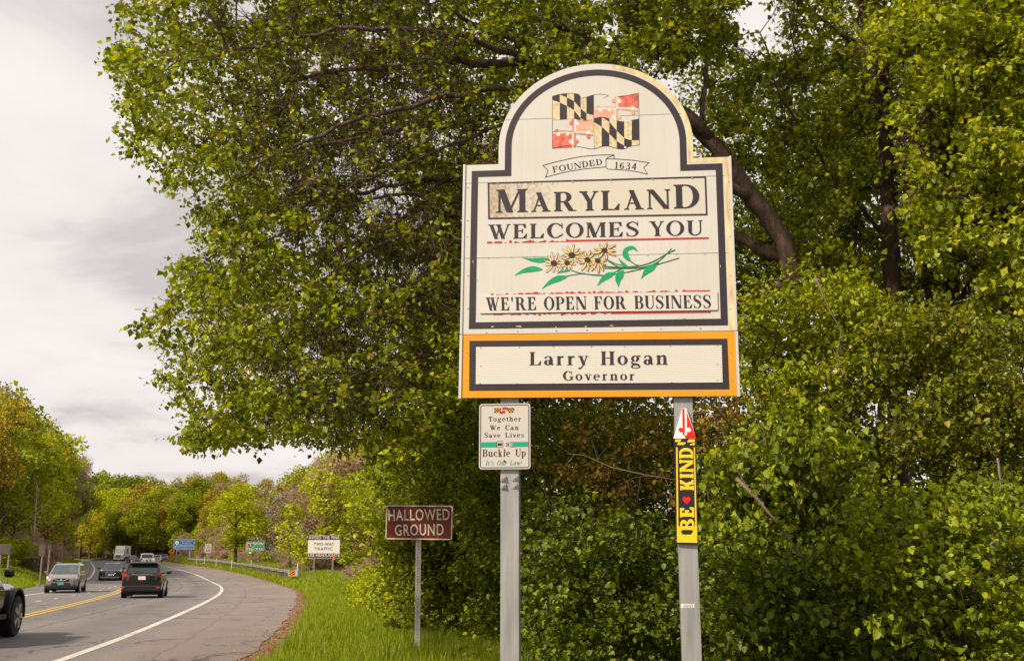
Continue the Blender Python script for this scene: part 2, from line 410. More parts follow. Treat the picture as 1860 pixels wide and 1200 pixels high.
def asphalt():
    m = bpy.data.materials.new('worn_asphalt'); m.use_nodes = True
    nt = m.node_tree; L = nt.links; N = nt.nodes; b = N['Principled BSDF']
    b.inputs['Roughness'].default_value = .8; b.inputs['Specular IOR Level'].default_value = .25
    tcn = N.new('ShaderNodeTexCoord'); at_ = N.new('ShaderNodeAttribute'); at_.attribute_name = 'offset'
    def noise(s, d=6, ro=.55, sx=(1,1,1), dist=0):
        mp = N.new('ShaderNodeMapping'); mp.inputs['Scale'].default_value = sx; L.new(tcn.outputs['Object'], mp.inputs[0])
        n = N.new('ShaderNodeTexNoise'); n.inputs['Scale'].default_value = s; n.inputs['Detail'].default_value = d; n.inputs['Roughness'].default_value = ro; n.inputs['Distortion'].default_value = dist
        L.new(mp.outputs[0], n.inputs['Vector']); return n.outputs['Fac']
    def ramp(src, pts):
        r = N.new('ShaderNodeValToRGB'); els = r.color_ramp.elements
        els[0].position = pts[0][0]; els[0].color = (*pts[0][1], 1); els[1].position = pts[-1][0]; els[1].color = (*pts[-1][1], 1)
        for p, c in pts[1:-1]:
            q = els.new(p); q.color = (*c, 1)
        L.new(src, r.inputs[0]); return r.outputs[0]
    def mul(a, c, f=1.0):
        x = N.new('ShaderNodeMix'); x.data_type = 'RGBA'; x.blend_type = 'MULTIPLY'; x.inputs['Factor'].default_value = f
        L.new(a, x.inputs['A']); L.new(c, x.inputs['B']); return x.outputs['Result']
    base = ramp(noise(.35, 5, .6, (1, .35, 1)), [(.3, (.155, .140, .136)), (.7, (.205, .186, .180))])
    sp = ramp(noise(55, 3, .7), [(.34, (.45,)*3), (.68, (1.5,)*3)])
    c = mul(base, sp, .8)
    # shoulder a shade paler and warmer, wheel tracks darker
    mr = N.new('ShaderNodeMapRange'); mr.inputs['From Min'].default_value = -12; mr.inputs['From Max'].default_value = 5
    L.new(at_.outputs['Fac'], mr.inputs['Value'])
    P = lambda d: (d + 12) / 17
    trk = ramp(mr.outputs[0], [(0,(.95,)*3),(P(-5.0),(1.0,)*3),(P(-3.6),(.80,)*3),(P(-2.6),(1.02,)*3),(P(-1.5),(.81,)*3),(P(-.4),(1.04,)*3),(P(.3),(1.06,)*3),(P(.7),(1.22,1.13,1.08)),(1,(1.25,1.12,1.05))])
    c = mul(c, trk, 1)
    # sealed joints running along the road, and cracks in the shoulder
    def line(d, w):
        s = N.new('ShaderNodeMath'); s.operation = 'SUBTRACT'; s.inputs[1].default_value = d; L.new(at_.outputs['Fac'], s.inputs[0])
        wob = N.new('ShaderNodeMath'); wob.operation = 'MULTIPLY_ADD'; L.new(noise(.8, 3), wob.inputs[0]); wob.inputs[1].default_value = .35; L.new(s.outputs[0], wob.inputs[2])
        a = N.new('ShaderNodeMath'); a.operation = 'ABSOLUTE'; L.new(wob.outputs[0], a.inputs[0])
        k = N.new('ShaderNodeMapRange'); k.inputs['From Min'].default_value = 0; k.inputs['From Max'].default_value = w; k.inputs['To Min'].default_value = .42; k.inputs['To Max'].default_value = 1
        L.new(a.outputs[0], k.inputs['Value']); 
        cc = N.new('ShaderNodeCombineColor'); [L.new(k.outputs[0], cc.inputs[i]) for i in range(3)]
        return cc.outputs[0]
    c = mul(c, line(-2.55, .07), .9); c = mul(c, line(-4.4, .06), .8); c = mul(c, line(1.6, .05), .5)
    vo = N.new('ShaderNodeTexVoronoi'); vo.feature = 'DISTANCE_TO_EDGE'; vo.inputs['Scale'].default_value = .33
    wv = N.new('ShaderNodeMix'); wv.data_type = 'VECTOR'
    nn = N.new('ShaderNodeTexNoise'); nn.inputs['Scale'].default_value = 1.2; nn.inputs['Detail'].default_value = 6; L.new(tcn.outputs['Object'], nn.inputs['Vector'])
    va = N.new('ShaderNodeVectorMath'); va.operation = 'MULTIPLY_ADD'; va.inputs[1].default_value = (1.6,1.6,0); L.new(nn.outputs['Color'], va.inputs[0]); L.new(tcn.outputs['Object'], va.inputs[2])
    L.new(va.outputs[0], vo.inputs['Vector'])
    k = N.new('ShaderNodeMapRange'); k.inputs['From Max'].default_value = .018; k.inputs['To Min'].default_value = .0; k.inputs['To Max'].default_value = 1
    L.new(vo.outputs['Distance'], k.inputs['Value'])
    msk = ramp(noise(.25, 2), [(.50,(0,)*3),(.58,(1,)*3)])
    cm = N.new('ShaderNodeMath'); cm.operation = 'MAXIMUM'; L.new(k.outputs[0], cm.inputs[0]); L.new(msk, cm.inputs[1])
    cr_ = ramp(cm.outputs[0], [(0,(.32,.30,.30)),(1,(1,1,1))])
    c = mul(c, cr_, .9)
    c = mul(c, ramp(noise(.9, 7, .62, (1, .5, 1), .4), [(.30,(.70,.69,.69)),(.42,(1,1,1)),(1,(1.04,)*3)]), .9)
    L.new(c, b.inputs['Base Color'])
    bp = N.new('ShaderNodeBump'); bp.inputs['Strength'].default_value = .35; bp.inputs['Distance'].default_value = .01; L.new(noise(90, 2), bp.inputs['Height']); L.new(bp.outputs[0], b.inputs['Normal'])
    return m
rrows = rows[(rows >= -40) & (rows <= 460)]
def road_mesh():
    V, off, Fc = [], [], []
    T = np.linspace(0, 1, 13)
    for y in rrows:
        a, b = float(x_left(y)), float(x_right(y))
        for t in T:
            x = a + (b - a) * t
            V.append((x, y, float(prof(y)) + .004)); off.append(x - float(x_rwhite(y)))
    n = len(T)
    for i in range(len(rrows) - 1):
        for j in range(n - 1): Fc.append((i*n+j, i*n+j+1, (i+1)*n+j+1, (i+1)*n+j))
    # ragged verge edge: the outer row of vertices wanders a little
    V = np.array(V)
    idx = np.arange(len(rrows)) * n + n - 1
    V[idx, 0] += rng.normal(0, .07, len(idx))
    tag(np_mesh('road', V, Fc, asphalt(), attrs={'offset': off}), kind='structure')
road_mesh()
def paint(name, fn, off, w, m, y0, y1, label=None, dashes=None):
    V, Fc = [], []
    segs = [(y0, y1)] if dashes is None else dashes
    for a, b in segs:
        ys = np.unique(np.concatenate([[a], rrows[(rrows > a) & (rrows < b)], [b]]))
        base = len(V)
        for y in ys:
            sl = float(fn(y + .5) - fn(y - .5)); k = math.sqrt(1 + sl * sl)
            x = float(fn(y)) + off * k
            # height follows the road surface between its rows
            z = float(np.interp(y, rrows, prof(rrows))) + .010
            jit = random.uniform(-.008, .008)
            V += [(x - w/2*k + jit, y, z), (x + w/2*k + jit, y, z)]
        for i in range(len(ys) - 1): Fc.append((base+2*i, base+2*i+1, base+2*i+3, base+2*i+2))
    o = np_mesh(name, V, Fc, m)
    return tag(o, kind='structure')
def worn(name, rgb, th):
    m = mat(name, rgb, .7, bump=.2); nt = m.node_tree; N, L = nt.nodes, nt.links
    t = N.new('ShaderNodeTexCoord'); cols_ = []
    for sc_, d in ((38, 6), (1.6, 4)):
        n = N.new('ShaderNodeTexNoise'); n.inputs['Scale'].default_value = sc_; n.inputs['Detail'].default_value = d; n.inputs['Roughness'].default_value = .65; L.new(t.outputs['Object'], n.inputs['Vector']); cols_.append(n.outputs['Fac'])
    a = N.new('ShaderNodeMath'); a.operation = 'MULTIPLY_ADD'; a.inputs[1].default_value = .8; L.new(cols_[1], a.inputs[0]); L.new(cols_[0], a.inputs[2])
    r = N.new('ShaderNodeValToRGB'); e0, e1 = r.color_ramp.elements; e0.position = th; e0.color = (*rgb, 1); e1.position = th + .06; e1.color = (.21, .19, .18, 1)
    k = r.color_ramp.elements.new(th - .2); k.color = (*[c*.86 for c in rgb], 1)
    L.new(a.outputs[0], r.inputs[0]); L.new(r.outputs[0], N['Principled BSDF'].inputs['Base Color']); return m
mw = mat('white_road_paint', (.62,.58,.52), .7, var=.14, vscale=3, bump=.2)
my = mat('yellow_road_paint', (.62,.39,.012), .7, var=.1, vscale=3)
mw = worn('worn_white_road_paint', (.60,.56,.50), .985); my = worn('worn_yellow_road_paint', (.62,.38,.012), 1.01)
paint('white_edge_line', x_rwhite, 0, .19, mw, -30, 420)
paint('white_edge_line', x_lwhite, 0, .19, mw, -30, 420)
paint('yellow_centre_line', x_yellow, -.13, .13, my, -30, 420)
paint('yellow_centre_line', x_yellow, .13, .13, my, -30, 420)
x_dash = curve([(0,-12.4),(18,-14.6),(45,-19.75),(48.6,-20.6),(55,-22.35),(62,-24.2),(67,-25.55),(71.4,-26.7),(76,-28)])
paint('white_lane_dashes', x_dash, 0, .16, mw, 0, 0, dashes=[(y, y + (1.2 if y > 40 else 1.0)) for y in (12, 16, 20, 24, 28, 32, 36, 40.4, 44.4, 48.2, 54.3, 60.4, 66, 71, 75)])

# ------------------------------------------------------------------ grass, litter
def blades(name, XY, H, W, m, lean=.35, flat=False):
    n = len(XY); z = ground(XY[:,0], XY[:,1])
    a = rng.uniform(0, 2*np.pi, n); b = rng.uniform(0, 2*np.pi, n)
    dx, dy = np.cos(a)*W/2, np.sin(a)*W/2
    lx, ly = np.cos(b)*H*lean*rng.uniform(.2, 1, n), np.sin(b)*H*lean*rng.uniform(.2, 1, n)
    P = np.zeros((n, 5, 3))
    P[:,0] = np.stack([XY[:,0]-dx, XY[:,1]-dy, z-.02], 1); P[:,1] = np.stack([XY[:,0]+dx, XY[:,1]+dy, z-.02], 1)
    P[:,2] = np.stack([XY[:,0]-dx*.7+lx*.35, XY[:,1]-dy*.7+ly*.35, z+H*.6], 1); P[:,3] = np.stack([XY[:,0]+dx*.7+lx*.35, XY[:,1]+dy*.7+ly*.35, z+H*.6], 1)
    P[:,4] = np.stack([XY[:,0]+lx, XY[:,1]+ly, z+H], 1)
    i = np.arange(n)[:,None]*5
    T = np.concatenate([i+np.array([[0,1,3]]), i+np.array([[0,3,2]]), i+np.array([[2,3,4]])], 0)
    return np_mesh(name, P.reshape(-1,3), T, m)
def verge(n, y0, y1, d0, d1, pw=2.0):
    y = y0 + (y1 - y0) * rng.uniform(0, 1, n) ** pw
    d = rng.uniform(d0, d1, n)
    return np.stack([x_right(y) + d, y], 1), d
def clump(XY): 
    return .55 + .45*np.sin(XY[:,0]*2.1+np.sin(XY[:,1]*1.7)*1.5)*np.sin(XY[:,1]*1.3+XY[:,0]*.7)
XY, d = verge(150000, 12, 60, .45, 6.5, 1.6)
keep = rng.uniform(0, 1, len(d)) < np.clip((d - .3) / .6, 0.12, 1)
XY = XY[keep]; d = d[keep]; patchy = rng.uniform(0, 1, len(d)) < np.where(d < 1.5, .35 + .65*(np.sin(XY[:,1]*2.3+XY[:,0]) > 0), 1); XY = XY[patchy]; c = clump(XY)
g1 = blades('verge_grass', XY, (.15 + .22 * c) * rng.uniform(.6, 1.25, len(XY)), .009 + .0003*XY[:,1], LM['grass'])
tag(g1, 'long bright green grass on the verge beside the shoulder', 'grass', kind='stuff')
XY, d = verge(60000, 50, 260, .35, 9, 1.5)
g2 = blades('far_verge_grass', XY, (.14 + .2*clump(XY)) * rng.uniform(.5, 1.4, len(XY)), .03 + .0004*XY[:,1], LM['grass'])
tag(g2, 'grass strip under the guard rail and far signs', 'grass', kind='stuff')
y = 40 + 240 * rng.uniform(0, 1, 80000) ** 1.6
d = rng.uniform(.2, 9, len(y)) 
XY = np.stack([x_left(y) - d, y], 1)
g3 = blades('bank_grass', XY, (.16 + .22*clump(XY)) * rng.uniform(.5, 1.3, len(XY)), .035 + .0005*XY[:,1], LM['grass'])
tag(g3, 'green grass on the bank left of the road', 'grass', kind='stuff')
# weeds and litter at the pavement edge
def litter(name, XY, S, m, lift=.02):
    n = len(XY); z = ground(XY[:,0], XY[:,1]) + lift*rng.uniform(.3, 1.5, n)
    a = rng.uniform(0, 2*np.pi, n); t = rng.normal(0, .4, n)
    P = np.zeros((n, 4, 3))
    for k, (u, v) in enumerate([(-1,0),(0,-.6),(1,0),(0,.6)]):
        P[:,k,0] = XY[:,0] + (np.cos(a)*u - np.sin(a)*v)*S; P[:,k,1] = XY[:,1] + (np.sin(a)*u + np.cos(a)*v)*S
        P[:,k,2] = z + (u*t)*S*.8 + abs(v)*S*.3
    i = np.arange(n)[:,None]*4
    return np_mesh(name, P.reshape(-1,3), i+np.array([[0,1,2,3]]), m)
y = 12 + 70 * rng.uniform(0, 1, 4000) ** 1.8
XY = np.stack([x_right(y) + np.abs(rng.normal(.35, .3, len(y))), y], 1)
tag(litter('dry_leaf_litter', XY, rng.uniform(.012, .04, len(y)), LM['litter']), 'dry brown litter along the crumbling edge of the shoulder', 'litter', kind='stuff')
y = 50 + 12 * rng.uniform(0, 1, 900)
XY = np.stack([x_left(y) - rng.uniform(.6, 3.2, len(y)), y], 1)
tag(litter('stone_rubble', XY, rng.uniform(.04, .16, len(y)), LM['far_pink'], .08), 'pinkish broken stones scattered on the left bank', 'rubble', kind='stuff')

y = 12 + 45 * rng.uniform(0, 1, 5000) ** 1.6; d = rng.uniform(.25, 6, len(y)); XY = np.stack([x_right(y) + d, y], 1)
XY = XY[np.sin(XY[:,0]*2.7+1)*np.sin(XY[:,1]*1.9) > .25]
tag(litter('verge_weeds', XY, rng.uniform(.025, .06, len(XY)), LM['shrub'], .12), 'broad leaved weeds mixed into the verge grass', 'weeds', kind='stuff')
y = 12 + 60 * rng.uniform(0, 1, 2600) ** 1.7; XY = np.stack([x_right(y) - np.abs(rng.normal(0, .35, len(y))) + .15, y], 1)
tag(litter('edge_gravel', XY, rng.uniform(.008, .022, len(y)), LM['far_pink'], .012), 'loose gravel scattered over the edge of the shoulder', 'gravel', kind='stuff')
# ------------------------------------------------------------------ lettering: serif letters drawn as strokes and bowls, merged into clean outlines
def rect(a, b, c, d): return [[(a,b),(c,b),(c,d),(a,d)]]
def diag(x0, y0, x1, y1, w): return [[(x0,y0),(x0+w,y0),(x1+w,y1),(x1,y1)]]
def ring(cx, cy, rx, ry, t, h, a0=0, a1=360, sh=0.0, n=28):
    out = []
    for i in range(n):
        q = []
        for a in (a0+(a1-a0)*i/n, a0+(a1-a0)*(i+1)/n):
            a = R(a); q.append(((cx+rx*math.cos(a), cy+ry*math.sin(a)), (cx+sh+(rx-t)*math.cos(a), cy+(ry-h)*math.sin(a))))
        out.append([q[0][0], q[1][0], q[1][1], q[0][1]])
    return out
def stroke(P, W):
    """smooth stroke through points with a width at each"""
    n = len(P); X = curve([(i, p[0]) for i, p in enumerate(P)]); Y = curve([(i, p[1]) for i, p in enumerate(P)]); Wf = curve(list(enumerate(W)))
    t = np.linspace(0, n-1, (n-1)*5+1); x, y, w = X(t), Y(t), Wf(t)
    dx, dy = np.gradient(x), np.gradient(y); l = np.hypot(dx, dy)+1e-9
    nx, ny = -dy/l*w/2, dx/l*w/2
    return [[(x[i]+nx[i],y[i]+ny[i]),(x[i]-nx[i],y[i]-ny[i]),(x[i+1]-nx[i+1],y[i+1]-ny[i+1]),(x[i+1]+nx[i+1],y[i+1]+ny[i+1])] for i in range(len(t)-1)]
def glyph(ch, t, h, s, sh):
    """returns polygons and advance; cap height 1; t stem, h hairline, s serif reach, sh serif depth"""
    def serif(x0, x1, y, up=1):   # slab with small brackets; y is the outer edge, up=+1 grows upward
        d = sh*up; k = s*.55
        return [[(x0-s,y),(x1+s,y),(x1+s,y+d),(x0-s,y+d)], [(x0-k,y+d),(x0+.001,y+d),(x0+.001,y+d+k*up)], [(x1-.001,y+d),(x1+k,y+d),(x1-.001,y+d+k*up)]]
    def stem(x, y0=0, y1=1, b=True, tp=True, w=None):
        w = t if w is None else w
        o = rect(x, y0, x+w, y1)
        if b: o += serif(x, x+w, y0, 1)
        if tp: o += serif(x, x+w, y1, -1)
        return o
    X0 = s + .02
    if ch == 'A':
        w = .50+t*1.1
        return diag(X0+.02,0,.30+t*.35,1,h) + diag(X0+.42,0,X0+.42-.30+t*.05,1,t) + rect(.21,.30,.52,.30+h) + serif(X0+.02,X0+.02+h,0) + serif(X0+.42,X0+.42+t,0), X0+.42+t+s+.02
    if ch == 'B':
        x = X0; c = x+t+.12
        return stem(x) + rect(x+t/2,1-h,c,1) + rect(x+t/2,.5-h*.2,c,.5+h*.8) + rect(x+t/2,0,c,h) + ring(c,.745,.24+t*.2,.255,t*.95,h,-90,90) + ring(c,.26,.29+t*.2,.26,t,h,-90,90), c+.31+t*.2
    if ch in 'CG':
        cx = .43; o = ring(cx,.5,.41,.52,t,h,42,318 if ch=='C' else 300, sh=.03) + rect(.73,.64,.73+h*.9,1.0) + [[(.70,.80),(.75,.64),(.75,.86)]]
        o += stroke([(.69,.865),(.74,.78)],[h,h])
        if ch == 'C': o += stroke([(.69,.135),(.755,.2),(.79,.28)],[h*1.6,h*1.1,h*.8]); return o, .84
        o += rect(.66,.04,.66+t,.42) + serif(.66,.66+t,.44,-1) + rect(.6,.0,.7,h*1.4); return o, .90+t*.2
    if ch == 'D':
        x = X0; c = x+t+.10
        return stem(x) + rect(x+t/2,1-h,c,1) + rect(x+t/2,0,c,h) + ring(c,.5,.36+t*.25,.5,t*1.02,h,-90,90), c+.38+t*.25
    if ch in 'EFL':
        x = X0; o = stem(x)
        if ch in 'EF': o += rect(x+t/2,1-h,x+.56,1) + [[(x+.56-h,.70),(x+.56,.70),(x+.56,1),(x+.40,1-h)]] + rect(x+t/2,.5,x+.42,.5+h) + rect(x+.42-h,.37,x+.42,.66)
        if ch in 'EL': o += rect(x+t/2,0,x+.60,h) + [[(x+.42,h),(x+.58,0),(x+.62,.32),(x+.62-h*.9,.32)]]
        return o, x+(.66 if ch != 'F' else .60)
    if ch == 'H':
        x = X0; return stem(x) + stem(x+.36+t*.6) + rect(x+t/2,.5-h/2,x+.4+t*.6,.5+h/2), x+.36+t*1.6+s+.02
    if ch == 'I': return stem(X0), X0+t+s+.02
    if ch == 'K':
        x = X0; return stem(x) + diag(x+t*.6,.36,x+.50,1,h*1.6) + diag(x+.38+t*.2,0,x+.14+t*.4,.56,t*1.05) + serif(x+.38+t*.2,x+.40+t*1.2,0) + serif(x+.46,x+.50+h,1,-1), x+.40+t*1.3+s
    if ch == 'N':
        x = X0; W = .60+t*.3
        return stem(x,w=h*1.2) + stem(x+W,tp=True,b=False,w=h*1.2) + diag(x+W-t*.95+h*1.1,-.0,x-.03,1,t*1.15) , x+W+h+s+.03
    if ch == 'M':
        x = X0; W = .62+t*.2; a = x+W/2
        return stem(x,w=h*1.2) + diag(a-t*.4,0,x-.02,1,t*1.15) + diag(a-t*.15,0,x+W-h*.2,1,h*1.15) + stem(x+W,w=t), x+W+t+s+.02
    if ch == 'O': return ring(.45,.5,.43,.52,t*1.02,h), .90
    if ch == 'P':
        x = X0; c = x+t+.12; return stem(x) + rect(x+t/2,1-h,c,1) + rect(x+t/2,.44,c,.44+h) + ring(c,.72,.27+t*.2,.28,t,h,-90,90), c+.30+t*.2
    if ch == 'R':
        x = X0; c = x+t+.12; return stem(x) + rect(x+t/2,1-h,c,1) + rect(x+t/2,.46,c,.46+h) + ring(c,.73,.25+t*.2,.27,t,h,-90,90) + diag(c+.18,0,c-.05,.50,t*1.1) + rect(c+.18,0,c+.22+t*1.3,sh), c+.25+t*1.3
    if ch in 'Ss5':
        k = 1.0
        o = stroke([(.585,.74),(.52,.90),(.36,.985),(.19,.93),(.11,.79),(.18,.64),(.33,.54),(.49,.42),(.56,.25),(.48,.09),(.32,.015),(.16,.06),(.085,.22)],
                   [h*.9,h*1.1,h*1.0,h*1.6,t*.75,t*.95,t*1.05,t*1.0,t*.8,h*1.6,h*1.0,h*1.1,h*.9]) + rect(.575,.70,.575+h*.7,1.0) + rect(.06,0,.06+h*.7,.30)
        if ch == 's': return [[(a*.75,b*.68) for a,b in q] for q in o], .52
        return o, .67+t*.15
    if ch == 'T':
        return stem(.34-t/2+.02,tp=False) + rect(.02,1-h,.70,1) + [[(.02,.70),(.02+h*.7,.70),(.18,1-h),(.02,1)]] + [[(.70-h*.7,.70),(.70,.70),(.70,1),(.54,1-h)]], .72
    if ch in 'Uu' and ch == 'U':
        x = X0; W = .46+t*.5
        return rect(x,.32,x+t,1) + serif(x,x+t,1,-1) + rect(x+W,.32,x+W+h*1.2,1) + serif(x+W,x+W+h*1.2,1,-1) + ring(x+(W+h*1.2)/2,.32,(W+h*1.2)/2,.34,t*.9,h*1.2,180,270,n=14) + ring(x+(W+h*1.2)/2,.32,(W+h*1.2)/2,.34,h*1.3,h*1.2,270,360,n=14), x+W+h*1.2+s+.02
    if ch == 'W':
        x = X0; g = .31+t*.15
        return diag(x+g-t*.55,0,x-.02,1,t) + diag(x+g-t*.3,0,x+g+.14,1,h*1.15) + diag(x+2*g-t*.55,0,x+g-.0,1,t) + diag(x+2*g-t*.3,0,x+2*g+.22,1,h*1.15) + serif(x-.01,x+t,1,-1) + serif(x+g,x+g+t,1,-1) + serif(x+2*g+.22,x+2*g+.24+h,1,-1), x+2*g+.26+h+s
    if ch == 'V':
        x = X0; return diag(x+.26,0,x-.01,1,t) + diag(x+.24+t*.3,0,x+.50,1,h*1.15) + serif(x,x+t,1,-1) + serif(x+.50,x+.52+h,1,-1), x+.58+s
    if ch == 'Y':
        x = X0; m_ = .30
        return stem(m_-.02+.02,0,.46,tp=False) + diag(m_,.44,x-.03,1,t) + diag(m_+t*.45,.44,x+.50,1,h*1.2) + serif(x-.02,x+t-.02,1,-1) + serif(x+.49,x+.51+h,1,-1), x+.56+s
    if ch == '1': return stem(.20,0,1,tp=False) + [[(.06,.80),(.21,.86),(.21,1.0)]], .52
    if ch == '6': return ring(.33,.31,.28,.32,t*.95,h) + stroke([(.08,.33),(.12,.60),(.28,.86),(.55,1.0)],[t*.8,t*.9,t*.6,h]), .66
    if ch == '3': return stroke([(.10,.80),(.20,.95),(.36,.975),(.47,.84),(.42,.64),(.24,.54),(.42,.47),(.53,.28),(.44,.08),(.26,.02),(.10,.08),(.08,.18)],[h,h,h*1.3,t*.9,t*.7,h,t*.7,t,t*.8,h,h*1.2,t*.6]), .64
    if ch == '4': return rect(.36,0,.36+t,1) + rect(.03,.24,.62,.24+h*2) + diag(.03,.26,.36,1,h*1.5), .66
    if ch == "'": return [[(.05,1),(.05+t*.9,1),(.05+t*.6,.66),(.05+t*.3,.66)]], .12+t
    if ch == '!': return [[(.06,1),(.06+t,1),(.06+t*.65,.28),(.06+t*.35,.28)]] + ring(.06+t/2,.08,.09,.085,.085,.08), .2+t
    if ch == '-': return rect(.04,.36,.34,.36+h*2), .38
    T_, xh = t*.9, .68
    def lstem(x, y0=0, y1=xh, b=True):
        o = rect(x,y0,x+T_,y1) + [[(x-s,y1-h*1.3),(x+.01,y1-h*1.6),(x+.01,y1),(x-.0,y1)]]
        if b: o += serif(x,x+T_,y0)
        return o
    def arch(x, w): return stroke([(x+T_*.4,.44),(x+T_+.04,.60),(x+T_+w*.5,.655),(x+w+T_*.4,.60),(x+w+T_/2,.44)],[h,h*1.2,h*1.9,T_*.85,T_])
    if ch == 'a': return stroke([(.09,.50),(.15,.62),(.28,.655),(.40,.60),(.36+T_/2,.42)],[T_*.7,h*1.3,h*1.3,T_*.7,T_]) + rect(.36,.10,.36+T_,.46) + ring(.25,.20,.22,.21,T_*.95,h*1.1) + stroke([(.36+T_*.5,.12),(.42+T_*.5,.05),(.50+T_*.5,.08)],[T_*.9,h*2,h]), .56+T_*.4
    if ch == 'c': return ring(.32,.34,.29,.35,T_,h,40,318,sh=.02) + ring(.46,.52,.07,.07,.069,.069) , .60
    if ch == 'e': return ring(.32,.34,.29,.35,T_,h,0,305,sh=.0) + rect(.12,.34,.60,.34+h*1.2), .64
    if ch == 'o': return ring(.33,.34,.30,.35,T_,h), .67
    if ch == 'g': return ring(.29,.45,.24,.225,T_*.9,h) + ring(.31,-.12,.28,.16,h*2.0,h*1.4) + stroke([(.14,.27),(.09,.17),(.18,.07),(.36,.055),(.52,-.02)],[h,h*1.5,T_*.8,T_*.7,T_*.6]) + stroke([(.44,.60),(.53,.66),(.60,.62)],[h*1.5,h*1.4,T_*.5]), .64
    if ch in 'hk':
        o = rect(X0,0,X0+T_,1) + serif(X0,X0+T_,0) + [[(X0-s,1-h*1.3),(X0,1-h*1.6),(X0,1)]]
        if ch == 'h': return o + arch(X0,.28+T_*.4) + rect(X0+.28+T_*.4,0,X0+.28+T_*1.4,.46) + serif(X0+.28+T_*.4,X0+.28+T_*1.4,0), X0+.32+T_*1.4+s
        return o + diag(X0+T_*.5,.26,X0+.34,xh,h*1.4) + diag(X0+.28,0,X0+.12,.42,T_) + serif(X0+.28,X0+.28+T_,0) + serif(X0+.32,X0+.36,xh,-1), X0+.36+T_+s
    if ch == 'n': return lstem(X0) + arch(X0,.28+T_*.4) + rect(X0+.28+T_*.4,0,X0+.28+T_*1.4,.46) + serif(X0+.28+T_*.4,X0+.28+T_*1.4,0), X0+.32+T_*1.4+s
    if ch == 'r': return lstem(X0) + stroke([(X0+T_*.4,.42),(X0+T_+.05,.60),(X0+T_+.17,.64)],[h,h*1.6,T_*.9]), X0+T_+.27
    if ch == 'u': return rect(X0,.16,X0+T_,xh) + [[(X0-s,xh-h*1.3),(X0,xh-h*1.6),(X0,xh)]] + stroke([(X0+T_/2,.22),(X0+T_*.7,.08),(X0+.22,.03),(X0+.36,.12)],[T_,T_*.9,h*2,h]) + rect(X0+.28+T_*.4,0,X0+.28+T_*1.4,xh) + [[(X0+.28+T_*.4-s,xh-h*1.3),(X0+.28+T_*.4,xh-h*1.6),(X0+.28+T_*.4,xh)]] + rect(X0+.30+T_*1.3,0,X0+.30+T_*1.4+s,sh), X0+.32+T_*1.4+s
    if ch == 't': return rect(.13,.14,.13+T_,.82) + [[(.03,xh-h),(.13,xh-h),(.13,.84),(.13,.84)][:3]] + rect(.02,xh-h*1.3,.40,xh) + stroke([(.13+T_/2,.18),(.15+T_/2,.06),(.26+T_/2,.03),(.36,.10)],[T_,T_*.8,h*1.6,h]), .42
    if ch == 'l': return rect(X0,0,X0+T_,1) + serif(X0,X0+T_,0) + [[(X0-s,1-h*1.3),(X0,1-h*1.6),(X0,1)]], X0+T_+s+.02
    if ch == 'i': return lstem(X0) + ring(X0+T_/2,.88,.085,.085,.084,.084), X0+T_+s+.02
    if ch == 'p': return lstem(X0,-.28,xh) + ring(X0+T_+.10,.34,.24+T_*.2,.35,T_,h,-140,140), X0+T_+.38+T_*.2
    if ch == 'v': return diag(.27,0,.07,xh,T_) + diag(.27+T_*.3,0,.49,xh,h*1.2) + serif(.07,.07+T_,xh,-1) + serif(.49,.51+h,xh,-1), .62
    if ch == 'w': return diag(.24,0,.05,xh,T_) + diag(.24+T_*.3,0,.36,xh,h*1.2) + diag(.50,0,.32,xh,T_) + diag(.50+T_*.3,0,.70,xh,h*1.2) + serif(.06,.06+T_,xh,-1) + serif(.70,.72+h,xh,-1) + rect(.30,xh-sh,.5,xh), .84
    if ch == 'y': return diag(.27,.0,.07,xh,T_) + diag(.25+T_*.3,0,.49,xh,h*1.2) + serif(.07,.07+T_,xh,-1) + serif(.49,.51+h,xh,-1) + stroke([(.29+T_*.3,.04),(.24,-.14),(.14,-.25),(.05,-.20)],[h*1.3,h*1.3,h*2,T_*.8]), .62
    return [], .36
def union(polys):
    """overlapping polygons -> one clean flat triangulation"""
    vs, fs = [], []
    tri = []
    for q in polys:
        if len(q) == 4: tri += [[q[0], q[1], q[2]], [q[0], q[2], q[3]]]
        else: tri.append(q)
    for q in tri:
        if len(q) < 3: continue
        ar = sum(q[i][0]*q[(i+1)%len(q)][1] - q[(i+1)%len(q)][0]*q[i][1] for i in range(len(q)))
        if abs(ar) < 1e-9: continue
        if ar < 0: q = q[::-1]
        b = len(vs); vs += [Vector((p[0], p[1])) for p in q]; fs.append(list(range(b, b+len(q))))
    if not fs: return [], []
    V, E_, Fc, ov, oe, of = delaunay_2d_cdt(vs, [], fs, 0, 1e-5)
    Fc = [f for f, o in zip(Fc, of) if len(o)]
    return V, Fc
def layout(s, t=.17, h=.05, sf=.07, sh=.045, gap=.05, space=.42, big=None):
    P = []; x = 0; first = True
    for i, ch in enumerate(s):
        if ch == ' ': x += space; continue
        g, adv = glyph(ch, t, h, sf, sh)
        k = (big or {}).get(i, 1.0)
        P += [[(x + a*k, b*k) for a, b in q] for q in g]
        x += adv*k + gap
    xs = [a for q in P for a, b in q]
    x0, x1 = min(xs), max(xs)
    return [[((a-x0)/(x1-x0), b) for a, b in q] for q in P]
def put(polys, f, shear=0.0):
    """flat triangulation of unit-space polygons pushed through the mapping f(u,v)->(x,z)"""
    V, Fc = union([[(a + shear*b, b) for a, b in q] for q in polys])
    return [f(p[0], p[1]) for p in V], Fc
